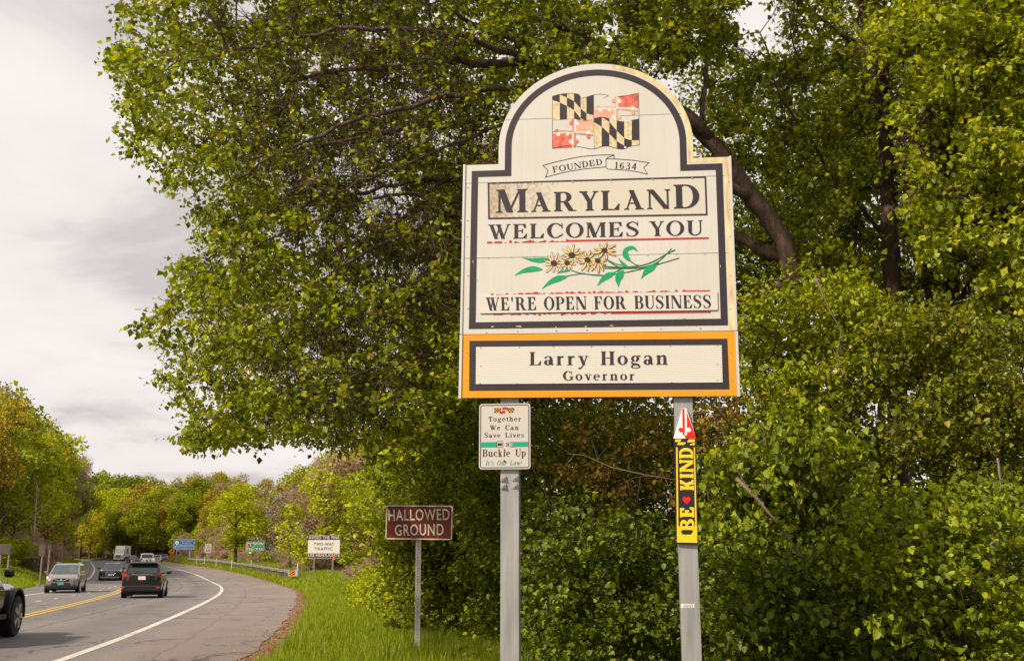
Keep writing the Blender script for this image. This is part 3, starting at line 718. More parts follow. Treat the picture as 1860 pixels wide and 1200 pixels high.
def bil(bl, br, tl, tr):
    return lambda u, v: (bl[0]*(1-u)*(1-v)+br[0]*u*(1-v)+tl[0]*(1-u)*v+tr[0]*u*v, bl[1]*(1-u)*(1-v)+br[1]*u*(1-v)+tl[1]*(1-u)*v+tr[1]*u*v)
def sans(s, bold=.0, font_spacing=1.0):
    """block capitals from Blender's built-in face, normalised to a unit box; verts, faces"""
    cu = bpy.data.curves.new('t', 'FONT'); cu.body = s; cu.dimensions = '2D'; cu.fill_mode = 'FRONT'; cu.offset = bold; cu.resolution_u = 4; cu.space_character = font_spacing
    o = bpy.data.objects.new('t', cu); col.objects.link(o)
    dg = bpy.context.evaluated_depsgraph_get(); me = o.evaluated_get(dg).to_mesh()
    V = [(v.co.x, v.co.y) for v in me.vertices]; Fc = [tuple(p.vertices) for p in me.polygons]
    o.evaluated_get(dg).to_mesh_clear(); bpy.data.objects.remove(o); bpy.data.curves.remove(cu)
    V = np.array(V); lo, hi = V.min(0), V.max(0)
    return [tuple((p-lo)/(hi-lo)) for p in V], Fc
class Board:
    """collects flat artwork on a Plane: pixel corners become metres on the board, each sheet w metres proud of it"""
    def __init__(s, plane, parent): s.pl = plane; s.par = parent; s.k = 0
    def polys(s, name, polys, m, w, merge=True):
        P = [[s.pl(*p) for p in q] for q in polys]
        if merge: V, Fc = union(P)
        else:
            V, Fc = [], []
            for q in P: Fc.append(tuple(range(len(V), len(V)+len(q)))); V += q
        return s.sheet(name, V, Fc, m, w)
    def sheet(s, name, V, Fc, m, w):
        out = []
        for f in Fc:      # face the viewer (-y)
            a = sum(V[f[i]][0]*V[f[(i+1)%len(f)]][1] - V[f[(i+1)%len(f)]][0]*V[f[i]][1] for i in range(len(f)))
            out.append(tuple(f) if a > 0 else tuple(f)[::-1])
        b = MB(); b.add([(p[0], -w, p[1]) for p in V], out)
        return b.build(name, m, s.par)
    def text(s, name, lay, bl, br, tl, tr, m, w, shear=0.0):
        V, Fc = put(lay, bil(s.pl(*bl), s.pl(*br), s.pl(*tl), s.pl(*tr)), shear)
        return s.sheet(name, V, Fc, m, w)
    def block(s, name, txt, bl, br, tl, tr, m, w, bold=0.0, sp=1.0):
        V, Fc = sans(txt, bold, sp)
        f = bil(s.pl(*bl), s.pl(*br), s.pl(*tl), s.pl(*tr))
        return s.sheet(name, [f(*p) for p in V], Fc, m, w)
def Z(ox, oy, k):           # a point measured on an enlarged detail of the survey photograph
    return lambda x, y: (ox + x/k, oy + y/k)
def plate(name, u0, v0, u1, v1, w0, w1, m, parent, r=0.0, bevel=0.0):
    """rounded rectangular sheet between depths w0 (back) and w1 (front)"""
    if r:
        q = []
        for cx, cy, a0 in ((u1-r, v0+r, -90), (u1-r, v1-r, 0), (u0+r, v1-r, 90), (u0+r, v0+r, 180)):
            q += [(cx+r*math.cos(R(a0+i*15)), cy+r*math.sin(R(a0+i*15))) for i in range(7)]
    else: q = [(u0,v0),(u1,v0),(u1,v1),(u0,v1)]
    return MB().prism(q, -w1, -w0).build(name, m, parent, bevel=bevel)

# ------------------------------------------------------------------ the welcome sign
D0 = 9.4
base_c = Vector((.7732, D0, EYE + 1.403))          # middle of the sign's bottom edge
root = empty('welcome_sign', (base_c.x, base_c.y + .14, 0))
tag(root, 'tall arched cream welcome sign with black border and orange lower panel on two grey posts', 'sign')
pl = Plane(base_c, -.1091, -.009)
# board frame under the root; every sheet below is in this frame
class Sub:  # children keep board coordinates through their own matrix
    pass
def adopt(o, plane, root):
    o.parent = root
    o.matrix_parent_inverse = Matrix.Identity(4)
    o.location = plane.o - root.location; o.rotation_euler = plane.eul
    return o
class RB(Board):
    def sheet(s, *a):
        o = Board.sheet(s, *a); adopt(o, s.pl, s.par); return o
B = RB(pl, root)
def radopt(o): return adopt(o, pl, root)
HW, H1, HS = 1.25, .594, 2.262
z4 = Z(840, 100, 3.72); z5 = Z(840, 390, 3.53)
def sign_face():
    m = bpy.data.materials.new('sign_cream_sheet'); m.use_nodes = True
    nt = m.node_tree; N, L = nt.nodes, nt.links; b = N['Principled BSDF']
    b.inputs['Roughness'].default_value = .42; b.inputs['Specular IOR Level'].default_value = .3
    t = N.new('ShaderNodeTexCoord')
    def noise(s, sx, d=5):
        mp = N.new('ShaderNodeMapping'); mp.inputs['Scale'].default_value = sx; L.new(t.outputs['Object'], mp.inputs[0])
        n = N.new('ShaderNodeTexNoise'); n.inputs['Scale'].default_value = s; n.inputs['Detail'].default_value = d; L.new(mp.outputs[0], n.inputs['Vector']); return n.outputs['Fac']
    def ramp(s, a, ca, c, cb):
        r = N.new('ShaderNodeValToRGB'); r.color_ramp.elements[0].position = a; r.color_ramp.elements[0].color = (*ca,1); r.color_ramp.elements[1].position = c; r.color_ramp.elements[1].color = (*cb,1); L.new(s, r.inputs[0]); return r.outputs[0]
    def mix(a, c, f, bt='MULTIPLY'):
        x = N.new('ShaderNodeMix'); x.data_type = 'RGBA'; x.blend_type = bt
        if isinstance(f, float): x.inputs['Factor'].default_value = f
        else: L.new(f, x.inputs['Factor'])
        L.new(a, x.inputs['A']); L.new(c, x.inputs['B']); return x.outputs['Result']
    c = ramp(noise(1.6, (1,1,1)), .3, (.55,.53,.495), .7, (.60,.58,.55))
    c = mix(c, ramp(noise(9, (4,1,.12), 4), .32, (.95,.94,.92), .6, (1.01,1.01,1.01)), .6)
    c = mix(c, ramp(noise(160, (1,1,1), 2), .70, (1,1,1), .78, (.72,.62,.52)), .7)
    L.new(c, b.inputs['Base Color'])
    return m
face_m = sign_face()
stain_m = mat('rust_stained_cream', (.70,.50,.26), .5, var=.42, vscale=5, stretch=(4,1,.8))
# silhouette of the upper board
aL, aR = pl(905.5, 290)[0], pl(1259.5, 285)[0]
AC, A = (aL+aR)/2, (aR-aL)/2
top_v = pl(1083, 116)[1]; spring = HS + .165
AB = top_v - spring
def outline(d, bottom, n=48):
    a, b = A-d, AB-d
    q = [(-HW+d, bottom), (-HW+d, HS-d), (AC-a, HS-d), (AC-a, spring)]
    q += [(AC - a*math.cos(math.pi*i/n), spring + b*math.sin(math.pi*i/n)) for i in range(1, n)]
    q += [(AC+a, spring), (AC+a, HS-d), (HW-d, HS-d), (HW-d, bottom)]
    return q
def slab(v0, v1, name='sheet_panel', gap=.0025):
    """slice of the silhouette between two heights"""
    def half(v):
        if v <= HS: return HW, HW, 0
        if v <= spring: return A-AC, A+AC, 1
        k = math.sqrt(max(0, 1-((v-spring)/AB)**2)); return A*k-AC, A*k+AC, 1
    v0 += gap; v1 -= gap
    q = []
    if v0 < HS < v1:
        q = [(-HW, v0), (HW, v0), (HW, HS), (AC+A, HS)]
        if v1 <= spring: q += [(AC+A, v1), (AC-A, v1)]
        else:
            ts = [math.asin(min(1,(v-spring)/AB)) for v in np.linspace(spring, v1, 10)]
            q += [(AC+A*math.cos(t_), spring+AB*math.sin(t_)) for t_ in ts] + [(AC-A*math.cos(t_), spring+AB*math.sin(t_)) for t_ in ts[::-1]]
        q += [(AC-A, HS), (-HW, HS)]
    elif v0 >= HS:
        t0 = math.asin((v0-spring)/AB)
        q = [(AC+A*math.cos(t_), spring+AB*math.sin(t_)) for t_ in np.linspace(t0, math.pi-t0, 40)]
    else: q = [(-HW, v0), (HW, v0), (HW, v1), (-HW, v1)]
    return radopt(MB().prism(q, 0, .03).build(name, face_m))
seams = [H1, pl(1090, 464)[1], pl(1090, 326)[1], pl(1090, 212)[1], top_v]
for a, b_ in zip(seams[:-1], seams[1:]): slab(a, b_)
radopt(MB().box(-HW+.005, 0, 0, HW-.005, .03, H1-.003).build('lower_panel', M['orange']))
# bare metal edge trims down both sides
for sx in (-1, 1):
    radopt(MB().box(sx*HW + (0 if sx > 0 else -.02), -.012, H1+.004, sx*HW + (.02 if sx > 0 else 0), .035, HS+.004).build('edge_trim', M['edge']))
    radopt(MB().box(sx*HW + (-.003 if sx > 0 else -.022), -.012, -.006, sx*HW + (.022 if sx > 0 else .003), .035, H1-.004).build('edge_trim', M['edge']))
# rust stained strips along the rim
def band(name, d1, d2, bottom, m, w, closed=False, sl=None):
    o1, o2 = outline(d1, bottom), outline(d2, bottom + (d2-d1 if closed else 0))
    r = range(len(o1)-1) if sl is None else range(*sl)
    V = o1 + o2; n = len(o1)
    Fc = [(i, i+1, n+i+1, n+i) for i in r]
    if closed: Fc.append((n-1, 0, n, 2*n-1))
    return B.sheet(name, V, Fc, m, w)
d1 = .062; d2 = .062 + .063
band('rust_stain', .004, .045, H1+.01, stain_m, .0012, sl=(30, 54))
bb = pl(1090, 594)[1]
band('border_band', d1, d2, bb, M['ink'], .002, closed=True)
chip_m = mat('peeled_paint', (.52,.40,.26), .7, var=.4, vscale=60)
chips = []
for x, y, w_, h_ in [(1395,667,34,9),(1425,663,18,6),(362,716,44,10),(190,717,26,7),(792,716,16,9),(955,710,30,7),(600,720,14,5),(1655,330,5,26),(68,300,4,22),(96,420,4,16)]:
    chips.append([z5(x + w_/2*math.cos(2*math.pi*k/9)*random.uniform(.6,1.2), y + h_/2*math.sin(2*math.pi*k/9)*random.uniform(.6,1.2)) for k in range(9)])
B.polys('peeled_paint', chips, chip_m, .0028)
# name box
def frame(name, c4, t_, m, w):
    """rectangular ring from four pixel corners (tl,tr,br,bl), t_ in metres"""
    P = [pl(*q) for q in c4]; cx = sum(p[0] for p in P)/4; cy = sum(p[1] for p in P)/4
    I = [(p[0] + (t_ if p[0] < cx else -t_), p[1] + (t_ if p[1] < cy else -t_)) for p in P]
    return B.sheet(name, P+I, [(i,(i+1)%4,4+(i+1)%4,4+i) for i in range(4)], m, w)
box4 = [z4(170,862), z4(1646,820), z4(1656,1083), z4(174,1110)]
patch_m = bpy.data.materials.new('mottled_patch'); patch_m.use_nodes = True
def patch():
    nt = patch_m.node_tree; N, L = nt.nodes, nt.links; b = N['Principled BSDF']; b.inputs['Roughness'].default_value = .5
    t = N.new('ShaderNodeTexCoord'); sp = N.new('ShaderNodeSeparateXYZ'); L.new(t.outputs['Object'], sp.inputs[0])
    n = N.new('ShaderNodeTexNoise'); n.inputs['Scale'].default_value = 26; n.inputs['Detail'].default_value = 8; n.inputs['Roughness'].default_value = .7; L.new(t.outputs['Object'], n.inputs['Vector'])
    n2 = N.new('ShaderNodeTexNoise'); n2.inputs['Scale'].default_value = 3.2; n2.inputs['Detail'].default_value = 3; L.new(t.outputs['Object'], n2.inputs['Vector'])
    g = N.new('ShaderNodeMapRange'); g.inputs['From Min'].default_value = -1.05; g.inputs['From Max'].default_value = -.1; g.inputs['To Min'].default_value = .16; g.inputs['To Max'].default_value = -.12; L.new(sp.outputs[0], g.inputs['Value'])
    a = N.new('ShaderNodeMath'); a.operation = 'ADD'; L.new(n.outputs['Fac'], a.inputs[0]); L.new(g.outputs[0], a.inputs[1])
    a2 = N.new('ShaderNodeMath'); a2.operation = 'MULTIPLY_ADD'; a2.inputs[1].default_value = .35; L.new(n2.outputs['Fac'], a2.inputs[0]); L.new(a.outputs[0], a2.inputs[2])
    r = N.new('ShaderNodeValToRGB'); r.color_ramp.elements[0].position = .66; r.color_ramp.elements[0].color = (.56,.52,.44,1); r.color_ramp.elements[1].position = .86; r.color_ramp.elements[1].color = (.37,.27,.18,1)
    L.new(a2.outputs[0], r.inputs[0]); L.new(r.outputs[0], b.inputs['Base Color'])
patch()
P4 = [pl(*q) for q in box4]
B.sheet('name_patch', P4, [(0,1,2,3)], patch_m, .0015)
frame('name_box_line', box4, .0155, M['ink'], .003)
B.text('state_name_lettering', layout('MARYLAND', t=.185, h=.055, sf=.07, sh=.05, gap=.075, big={0:1.2, 7:1.22}), z4(228,1066), z4(1602,1034), z4(228,936), z4(1598,902), M['ink'], .0045)
B.text('welcome_lettering', layout('WELCOMES YOU', t=.18, h=.055, sf=.065, sh=.045, gap=.085, space=.36), z5(165,156), z5(1540,131), z5(165,64), z5(1538,36), M['ink'], .003)
def ragged(x0, y0, x1, y1, th, ragg, up=True, n=90):
    """a tape line whose upper or lower edge has flaked along the first part, in z5 pixels"""
    q = []; 
    out = []
    for i in range(n):
        a, b_ = i/n, (i+1)/n
        if a < ragg:
            k0 = random.choice([.15,.3,.5,.8,1.0,1.1]); 
            if random.random() < .10: continue
            if th > 9 and random.random() < .1: k0 = 1.5
        else: k0 = 1.0
        xa, xb = x0+(x1-x0)*a, x0+(x1-x0)*b_; ya, yb = y0+(y1-y0)*a, y0+(y1-y0)*b_
        t_ = th*k0
        out.append([z5(xa,ya), z5(xb,yb), z5(xb,yb-t_), z5(xa,ya-t_)] if up else [z5(xa,ya-th), z5(xb,yb-th), z5(xb,yb-th+t_), z5(xa,ya-th+t_)])
    return out
B.polys('red_line', ragged(158,184,1578,155,11,.36), M['red'], .003)
B.polys('red_line', ragged(150,515,1587,493,10,.88), M['red'], .003)
B.polys('red_line', ragged(150,645,1592,628,11,.55,False), M['red'], .003)
# slogan plate (a ribbed sheet screwed over the board)
def ribbed(name, rgb):
    m = bpy.data.materials.new(name); m.use_nodes = True; nt = m.node_tree; N, L = nt.nodes, nt.links; b = N['Principled BSDF']
    b.inputs['Base Color'].default_value = (*rgb,1); b.inputs['Roughness'].default_value = .4
    t = N.new('ShaderNodeTexCoord'); w = N.new('ShaderNodeTexWave'); w.wave_type = 'BANDS'; w.bands_direction = 'Z'; w.inputs['Scale'].default_value = 16; w.inputs['Distortion'].default_value = .15
    L.new(t.outputs['Object'], w.inputs['Vector'])
    r = N.new('ShaderNodeValToRGB'); r.color_ramp.elements[0].position = .0; r.color_ramp.elements[0].color = (*[c*.86 for c in rgb],1); r.color_ramp.elements[1].position = .35; r.color_ramp.elements[1].color = (*rgb,1)
    L.new(w.outputs['Color'], r.inputs[0]); L.new(r.outputs[0], b.inputs['Base Color'])
    bp = N.new('ShaderNodeBump'); bp.inputs['Strength'].default_value = .5; bp.inputs['Distance'].default_value = .003; L.new(w.outputs['Color'], bp.inputs['Height']); L.new(bp.outputs[0], b.inputs['Normal'])
    return m
rib_m = ribbed('ribbed_cream_plate', (.64,.60,.55))
def thick4(name, c4, w0, w1, m):
    P = [pl(*q) for q in c4]
    return radopt(MB().prism([P[3],P[2],P[1],P[0]], -w1, -w0).build(name, m))
thick4('slogan_plate', [z5(112,518), z5(1634,494), z5(1636,612), z5(112,633)], .0045, .012, rib_m)
B.text('slogan_lettering', layout("WE'RE OPEN FOR BUSINESS", t=.21, h=.06, sf=.07, sh=.05, gap=.06, space=.52), z5(153,616), z5(1594,600), z5(150,533), z5(1590,515), M['ink'], .0135)
# lower panel
lo4 = [z5(45,808), z5(1698,794), z5(1712,1118), z5(43,1128)]
B.sheet('lower_border', [pl(*q) for q in lo4], [(0,1,2,3)], M['ink'], .002)
thick4('name_plate', [z5(88,848), z5(1662,836), z5(1668,1075), z5(86,1085)], .003, .008, rib_m)
B.text('official_name_lettering', layout('Larry Hogan', t=.20, h=.055, sf=.07, sh=.05, gap=.10, space=.60), z5(430,966), z5(1316,961), z5(430,880), z5(1314,873), M['ink'], .010)
B.text('title_lettering', layout('Governor', t=.20, h=.06, sf=.07, sh=.05, gap=.13), z5(645,1062), z5(1103,1061), z5(645,1003), z5(1102,1002), M['ink'], .010)
# rivets
rv = MB()
def rivet(px, py, w, r=.006):
    u, v = pl(px, py); rv.cyl((u, -w, v), (0,1,0), r, .006, 8)
for x, y in [(883,592),(940,590),(1010,589),(1066,588),(1130,587),(1200,586),(1272,585)]: rivet(x, y+11, .003)
for x in (905,968,1040,1110,1185,1257): rivet(x, 336-(x-887)*.0304-1.5, .005)
for x, y in [(849,340),(849,400),(849,430),(850,500),(850,560),(1324,330),(1325,380),(1325,430),(1326,500),(1326,560),(1327,640),(1329,690),(847,640),(846,690)]: rivet(x, y, .003)
for x, y in [(887,465),(928,464),(970,463),(1176,460),(1228,459),(1280,458)]: rivet(x, y+3, .003, .005)
for x, y in [(873,631),(943,631),(1005,630),(1074,629),(1134,629),(1217,628),(1303,628),(873,664),(1303,661),(872,696),(939,696),(1005,696),(1074,695),(1135,695),(1220,694),(1303,690)]: rivet(x, y, .010, .005)
tag(radopt(rv.build('rivets', M['galv'])), kind='stuff')
# flag on the arch
zf = Z(980, 160, 7.06)
fl = lambda *pts: [zf(*p) for p in pts]
def colfill(cols, bands):
    """cols: x edges; bands: list of curves y(x) from top down; returns per column polygons between successive curves"""
    out = {}
    for ci in range(len(cols)-1):
        xs = np.linspace(cols[ci], cols[ci+1], 5)
        for bi in range(len(bands)-1):
            top = bands[bi](xs); bot = np.maximum(bands[bi+1](xs), top)
            if (bot-top).max() < 2: continue
            out[(ci, bi)] = [zf(x, y) for x, y in zip(xs, top)] + [zf(x, y) for x, y in zip(xs[::-1], bot[::-1])]
    return out
topA = curve([(165,108),(260,84),(352,72),(443,72),(500,86),(527,106),(565,132),(602,120),(692,90)])
botA = curve([(165,412),(260,408),(352,400),(443,398),(527,415),(602,428),(692,395)])
D1 = curve([(165,40),(262,84),(352,125),(443,175),(527,265),(602,325),(692,350)])
D2 = curve([(165,155),(260,190),(352,235),(443,290),(527,385),(602,426),(692,440)])
cl = lambda f, lo, hi: (lambda x: np.clip(f(x), lo(x), hi(x)))
A_ = colfill([165,260,352,443,527,602,692], [topA, cl(D1,topA,botA), cl(D2,topA,botA), botA])
topB = curve([(700,390),(797,370),(895,395),(990,420),(1085,430),(1183,412),(1275,395)])
botB = curve([(700,776),(797,752),(895,750),(990,775),(1085,780),(1183,742),(1275,730)])
E1 = curve([(700,300),(797,368),(895,440),(990,548),(1085,640),(1183,670),(1275,672)])
E2 = curve([(700,440),(797,500),(895,590),(990,680),(1085,740),(1183,800),(1275,840)])
B_ = colfill([700,797,895,990,1085,1183,1275], [topB, cl(E1,topB,botB), cl(E2,topB,botB), botB])
dark, pale = [], []
for (ci, bi), q in A_.items():
    blackcol = [(0,1),(0,0),(1,2),(1,0),(2,1),(3,0),(3,2),(4,1),(5,0),(5,2)]
    (dark if (ci, bi) in blackcol else pale).append(q)
for (ci, bi), q in B_.items():
    blackcol = [(0,0),(0,1),(1,0),(1,2),(2,1),(3,0),(3,2),(4,1),(5,0)]
    (dark if (ci, bi) in blackcol else pale).append(q)
B.polys('flag_pale_quarters', pale, M['cream'], .002)
B.polys('flag_black_quarters', dark, M['ink'], .0026)
def disc(x, y, r, n=14): return [zf(x+r*math.cos(2*math.pi*i/n), y+r*math.sin(2*math.pi*i/n)) for i in range(n)]
def bar(pts, th): return [[zf(*p) for p in q] for q in stroke(pts, [th]*len(pts))]
def cross(x0, y0, x1, y1, cx, cy, sy, mred, mpale):
    """quartered field with a lobed cross, colours swapped across its middle; sy sags the arms"""
    fields = [fl((cx,y0),(x1,y0-sy),(x1,cy),(cx,cy))]; faded = [fl((x0,cy),(cx,cy),(cx,y1-10),(x0,y1))]
    B.polys('flag_red_field', fields, mpale, .002); B.polys('flag_red_field', faded, mred, .002)
    white = [disc(cx+38,y0+55,27), disc(cx+14,y0+22,22)] + bar([(cx+13,y0),(cx+13,cy)], 22)
    white += bar([(cx-13,cy+5),(cx-13,y1-8)], 22) + [disc(cx-38,cy+118,27), disc(cx-14,cy+140,22)]
    white += bar([(cx,cy-2),(x1-60,cy+6),(x1-8,cy+22)], 20) + [disc(x1-70,cy+2,27)]
    white += bar([(x0+8,cy+14),(x0+140,cy+4),(cx,cy+12)], 20) + [disc(x0+75,cy+30,22), disc(x0+195,cy+26,18)]
    B.polys('flag_white_cross', white, M['white'], .0026)
    red = [disc(cx-38,y0+55,25), disc(cx-14,y0+22,20)] + bar([(cx-9,y0+5),(cx-9,cy)], 15)
    red += bar([(cx+11,cy),(cx+11,y1-12)], 17) + [disc(cx+36,cy+118,25), disc(cx+14,cy+145,20)]
    red += bar([(cx,cy+12),(x1-60,cy+34),(x1-8,cy+40)], 12) + [disc(x1-62,cy+62,25)]
    red += bar([(x0+8,cy-2),(x0+140,cy-14),(cx,cy-8)], 12) + [disc(x0+55,cy-18,22), disc(x0+35,cy-6,16)]
    B.polys('flag_red_cross', red, mred if mred is M['fadedred'] else M['palered'], .0030)
cross(167,400,690,776,440,568,-14, M['fadedred'], M['palered'])
cross(702,112,1265,392,985,258,42, M['palered'], M['fadedred'])
ln = lambda pts, th: [[zf(*p) for p in q] for q in stroke(pts, [th]*len(pts))]
B.polys('flag_outline', ln([(165,108),(260,82),(352,72),(443,72),(500,84),(526,130)],4) + ln([(530,135),(602,118),(692,90),(780,80),(880,98),(822,126)],4) + ln([(165,105),(165,776)],4)
        + ln([(165,776),(300,748),(440,742),(560,765),(690,782),(780,756),(870,744),(990,775),(1085,780),(1160,748),(1280,732)],5) + ln([(990,118),(1130,100),(1268,66)],4) + ln([(1268,66),(1275,400),(1280,732)],4) + ln([(692,90),(694,400),(703,775)],3), M['ink'], .0034)
def pol(pts, th): 
    out = []
    for a, b_ in zip(pts[:-1], pts[1:]): out += ln([a, b_], th)
    return out
B.polys('banner_outline', ln([(40,995),(200,950),(500,885),(750,862),(955,857)],8) + pol([(40,993),(110,1055),(75,1148)],8) + ln([(75,1145),(300,1085),(560,1040),(850,1012)],8)
        + pol([(955,854),(957,912)],8) + ln([(957,862),(890,884),(852,906)],7) + ln([(850,908),(1000,912),(1200,928),(1405,958)],8) + pol([(1405,955),(1335,1020),(1388,1108)],8) + ln([(1385,1105),(1200,1065),(1000,1046),(880,1042)],8) + ln([(880,1042),(856,1022),(852,906)],8), M['ink'], .002)
B.text('banner_lettering', layout('FOUNDED', t=.17, h=.055, sf=.07, sh=.05, gap=.09), zf(175,1084), zf(806,980), zf(160,1008), zf(796,905), M['ink'], .002)
B.text('banner_lettering', layout('1634', t=.17, h=.055, sf=.07, sh=.05, gap=.16), zf(962,1032), zf(1236,1050), zf(970,948), zf(1246,966), M['ink'], .002)
# flower spray
zz = Z(920, 430, 5.636)
zst = lambda pts, w: [[zz(*p) for p in q] for q in stroke(pts, w if isinstance(w, list) else [w]*len(pts))]
stems = (zst([(770,372),(880,392),(1000,395),(1110,360),(1200,325),(1400,310),(1560,250),(1690,120)],9) + zst([(640,335),(780,378),(990,395)],10) + zst([(600,405),(700,388),(800,374)],9)
    + zst([(965,300),(1150,312),(1350,300),(1500,255),(1650,170),(1728,135)],13) + zst([(970,322),(1190,325),(1380,318),(1480,290),(1560,268)],11)
    + zst([(1010,222),(1090,280),(1190,325)],11) + zst([(1040,240),(1130,280),(1240,300)],9) + zst([(1230,365),(1400,325),(1600,268),(1768,218)],11) + zst([(1110,385),(1200,370),(1300,345)],9)
    + zst([(1255,240),(1320,285),(1380,298)],10) + zst([(500,290),(560,300),(640,330)],10))
B.polys('flower_stems', stems, M['dgreen'], .0022)
def leaf(pts): return [zz(*p) for p in pts]
def leafs(a, b_, w, bend=0):
    ax, ay = a; bx, by = b_; dx, dy = bx-ax, by-ay; l = math.hypot(dx, dy); nx, ny = -dy/l, dx/l
    P = [(ax+dx*t+nx*bend*math.sin(math.pi*t), ay+dy*t+ny*bend*math.sin(math.pi*t)) for t in (0,.15,.35,.6,.8,.93,1)]
    return zst(P, [6, w*.7, w, w*.75, w*.38, w*.16, 2])
leaves = leafs((455,225),(160,212),52,-22) + leafs((370,335),(80,398),58,30) + leafs((625,408),(362,535),62,28) + leafs((1115,370),(928,505),62,24) + leafs((1200,345),(1150,515),80,30) \
    + leafs((1540,290),(1378,432),72,22) + leafs((660,340),(518,378),42,14) + leafs((1245,310),(1148,212),34,-14) + zst([(1262,245),(1220,190),(1225,135),(1290,112),(1350,152)],[22,60,46,34,3])
B.polys('flower_leaves', leaves, M['green'], .0028)
pet, petd, cores = [], [], []; layer = 0
M['petal_line'] = mat('petal_outline_paint', (.16,.06,.02), .5)
def flower(cx, cy, r, a0=0, a1=360, n=17, sq=1.0, core=32):
    n = max(7, int(R(a1-a0)*.62*r*sq/38))
    for i in range(n):
        a = R(a0 + (a1-a0)*i/n + random.uniform(-5, 5)); rr = r*random.uniform(.78, 1.1)
        ex, ey = cx+rr*math.cos(a), cy-rr*math.sin(a)*sq
        mx_, my_ = cx+rr*.55*math.cos(a+.06), cy-rr*.55*math.sin(a+.06)*sq
        petd.extend(zst([(cx,cy),(mx_,my_),(ex,ey)],[6,26,13])); pet.extend(zst([(cx,cy),(mx_,my_),(cx+(ex-cx)*.97,cy+(ey-cy)*.97)],[2,17,6]))
    global layer
    B.polys('flower_petal_outline', petd, M['petal_line'], .0034+layer*.0008); B.polys('flower_petals', pet, M['petal'] if layer > 1 else M['petalpale'], .0038+layer*.0008); layer += 1
    petd.clear(); pet.clear()
    cores.append([zz(cx+core*math.cos(2*math.pi*k/14), cy+core*.85*math.sin(2*math.pi*k/14)) for k in range(14)])
for f_ in [(485,272,115,0,360,17,1.0,34),(620,268,95,150,380,14,1.0,30),(668,190,120,-20,340,18,.95,36),(830,238,113,11,371,18,1.0,33),(935,248,105,170,400,15,1.1,30),(1002,142,142,0,360,19,.62,32)]: flower(*f_)
B.polys('flower_centres', cores, M['ink'], .0088)
# posts: wide-flange columns
def ibeam(x, y, z1, w=.165, d=.15, t=.012):
    b = MB()
    b.box(x-w/2, y, -.3, x+w/2, y+t, z1).box(x-w/2, y+d-t, -.3, x+w/2, y+d, z1).box(x-t/2, y+t, -.3, x+t/2, y+d-t, z1-.002)
    return b
def post_at(px, py, dw):
    u, v = pl(px, py); P = pl.o + pl.U*u + pl.N*dw
    return P
pL, pR = post_at(924, 800, .045), post_at(1243, 800, .045)
posts = []
for P in (pL, pR):
    o = ibeam(0, 0, EYE+3.4).build('post', M['alu'], root); o.location = (P.x-root.location.x, P.y-root.location.y, 0); o.rotation_euler = (0, 0, pl.yaw)
    posts.append(o)
# cross rails behind the board join it to the posts
for v in (.12, .50, .9, 1.7, 2.5):
    radopt(MB().box(-(HW-.02) if v < 2.3 else -.8, .031, v-.03, (HW-.02) if v < 2.3 else .8, .044, v+.03).build('cross_rail', M['galv']))
# clip bolts on the left post
for px, py in [(914,868),(935,868),(914,882),(935,882)]:
    r = ray(px, py); k = (P0 := pL).y/r.y
    q = Vector((r.x*k, pL.y, EYE + r.z*k))
    c = MB().box(-.024,-.014,-.022,.024,-.001,.022).build('clip', M['galv'], root); c.location = (q.x-root.location.x, q.y-root.location.y, q.z); c.rotation_euler = (0,0,pl.yaw)
    MB().cyl((0,-.022,.004),(0,1,0),.013,.018,10).build('bolt', M['galv'], c)

# ------------------------------------------------------------------ seat belt sign on the left post
zb = Z(860, 725, 8.89)
sb = Plane(pL - pl.N*.03, pl.yaw, 0.0); sb.o.z = at(916, 852, pL.y-.03).z
def signroot(name, plane, label, **k):
    r_ = empty(name, plane.o, plane.eul); tag(r_, label, 'sign', **k); return r_
r_ = signroot('seat_belt_sign', sb, 'white rounded rectangular seat belt reminder sign bolted to the left post')
(u0, v0), (u1, v1) = sb(*zb(88,1130)), sb(*zb(918,62))
plate('sign_plate', u0, v0, u1, v1, 0, .003, mat('seat_belt_sheet', (.52,.485,.455), .5), r_, r=.028)
BB = Board(sb, r_)
def rring(name, bd, u0, v0, u1, v1, r, t, m, w, par=None):
    q1, q2 = [], []
    for cx, cy, a0 in ((u1-r, v0+r, -90), (u1-r, v1-r, 0), (u0+r, v1-r, 90), (u0+r, v0+r, 180)):
        for i in range(7):
            a = R(a0+i*15); q1.append((cx+r*math.cos(a), cy+r*math.sin(a))); q2.append((cx+(r-t)*math.cos(a), cy+(r-t)*math.sin(a)))
    n = len(q1)
    return bd.sheet(name, q1+q2, [(i,(i+1)%n,n+(i+1)%n,n+i) for i in range(n)], m, w)
rring('border_line', BB, u0+.011, v0+.011, u1-.011, v1-.011, .022, .007, M['ink'], .0045)
SF = dict(t=.19, h=.06, sf=.07, sh=.05, gap=.13, space=.7)
for s_, bl, br, hh in [('Together',(245,355),(765,350),75),('We Can',(265,495),(728,492),78),('Save Lives',(178,617),(812,612),76)]:
    BB.text('lettering', layout(s_, **SF), zb(*bl), zb(*br), zb(bl[0],bl[1]-hh), zb(br[0],br[1]-hh), M['ink'], .0045)
BB.text('lettering', layout('Buckle Up', t=.18, h=.055, sf=.07, sh=.05, gap=.05, space=.62), zb(148,925), zb(845,918), zb(148,808), zb(845,800), M['ink'], .0045)
gt = mat('teal_paint', (0,.33,.19), .5)
BB.text('green_lettering', layout("It's Our Law!", t=.17, h=.06, sf=.06, sh=.05, gap=.10, space=.7), zb(196,1066), zb(770,1060), zb(196,988), zb(770,982), gt, .0045, shear=.035)
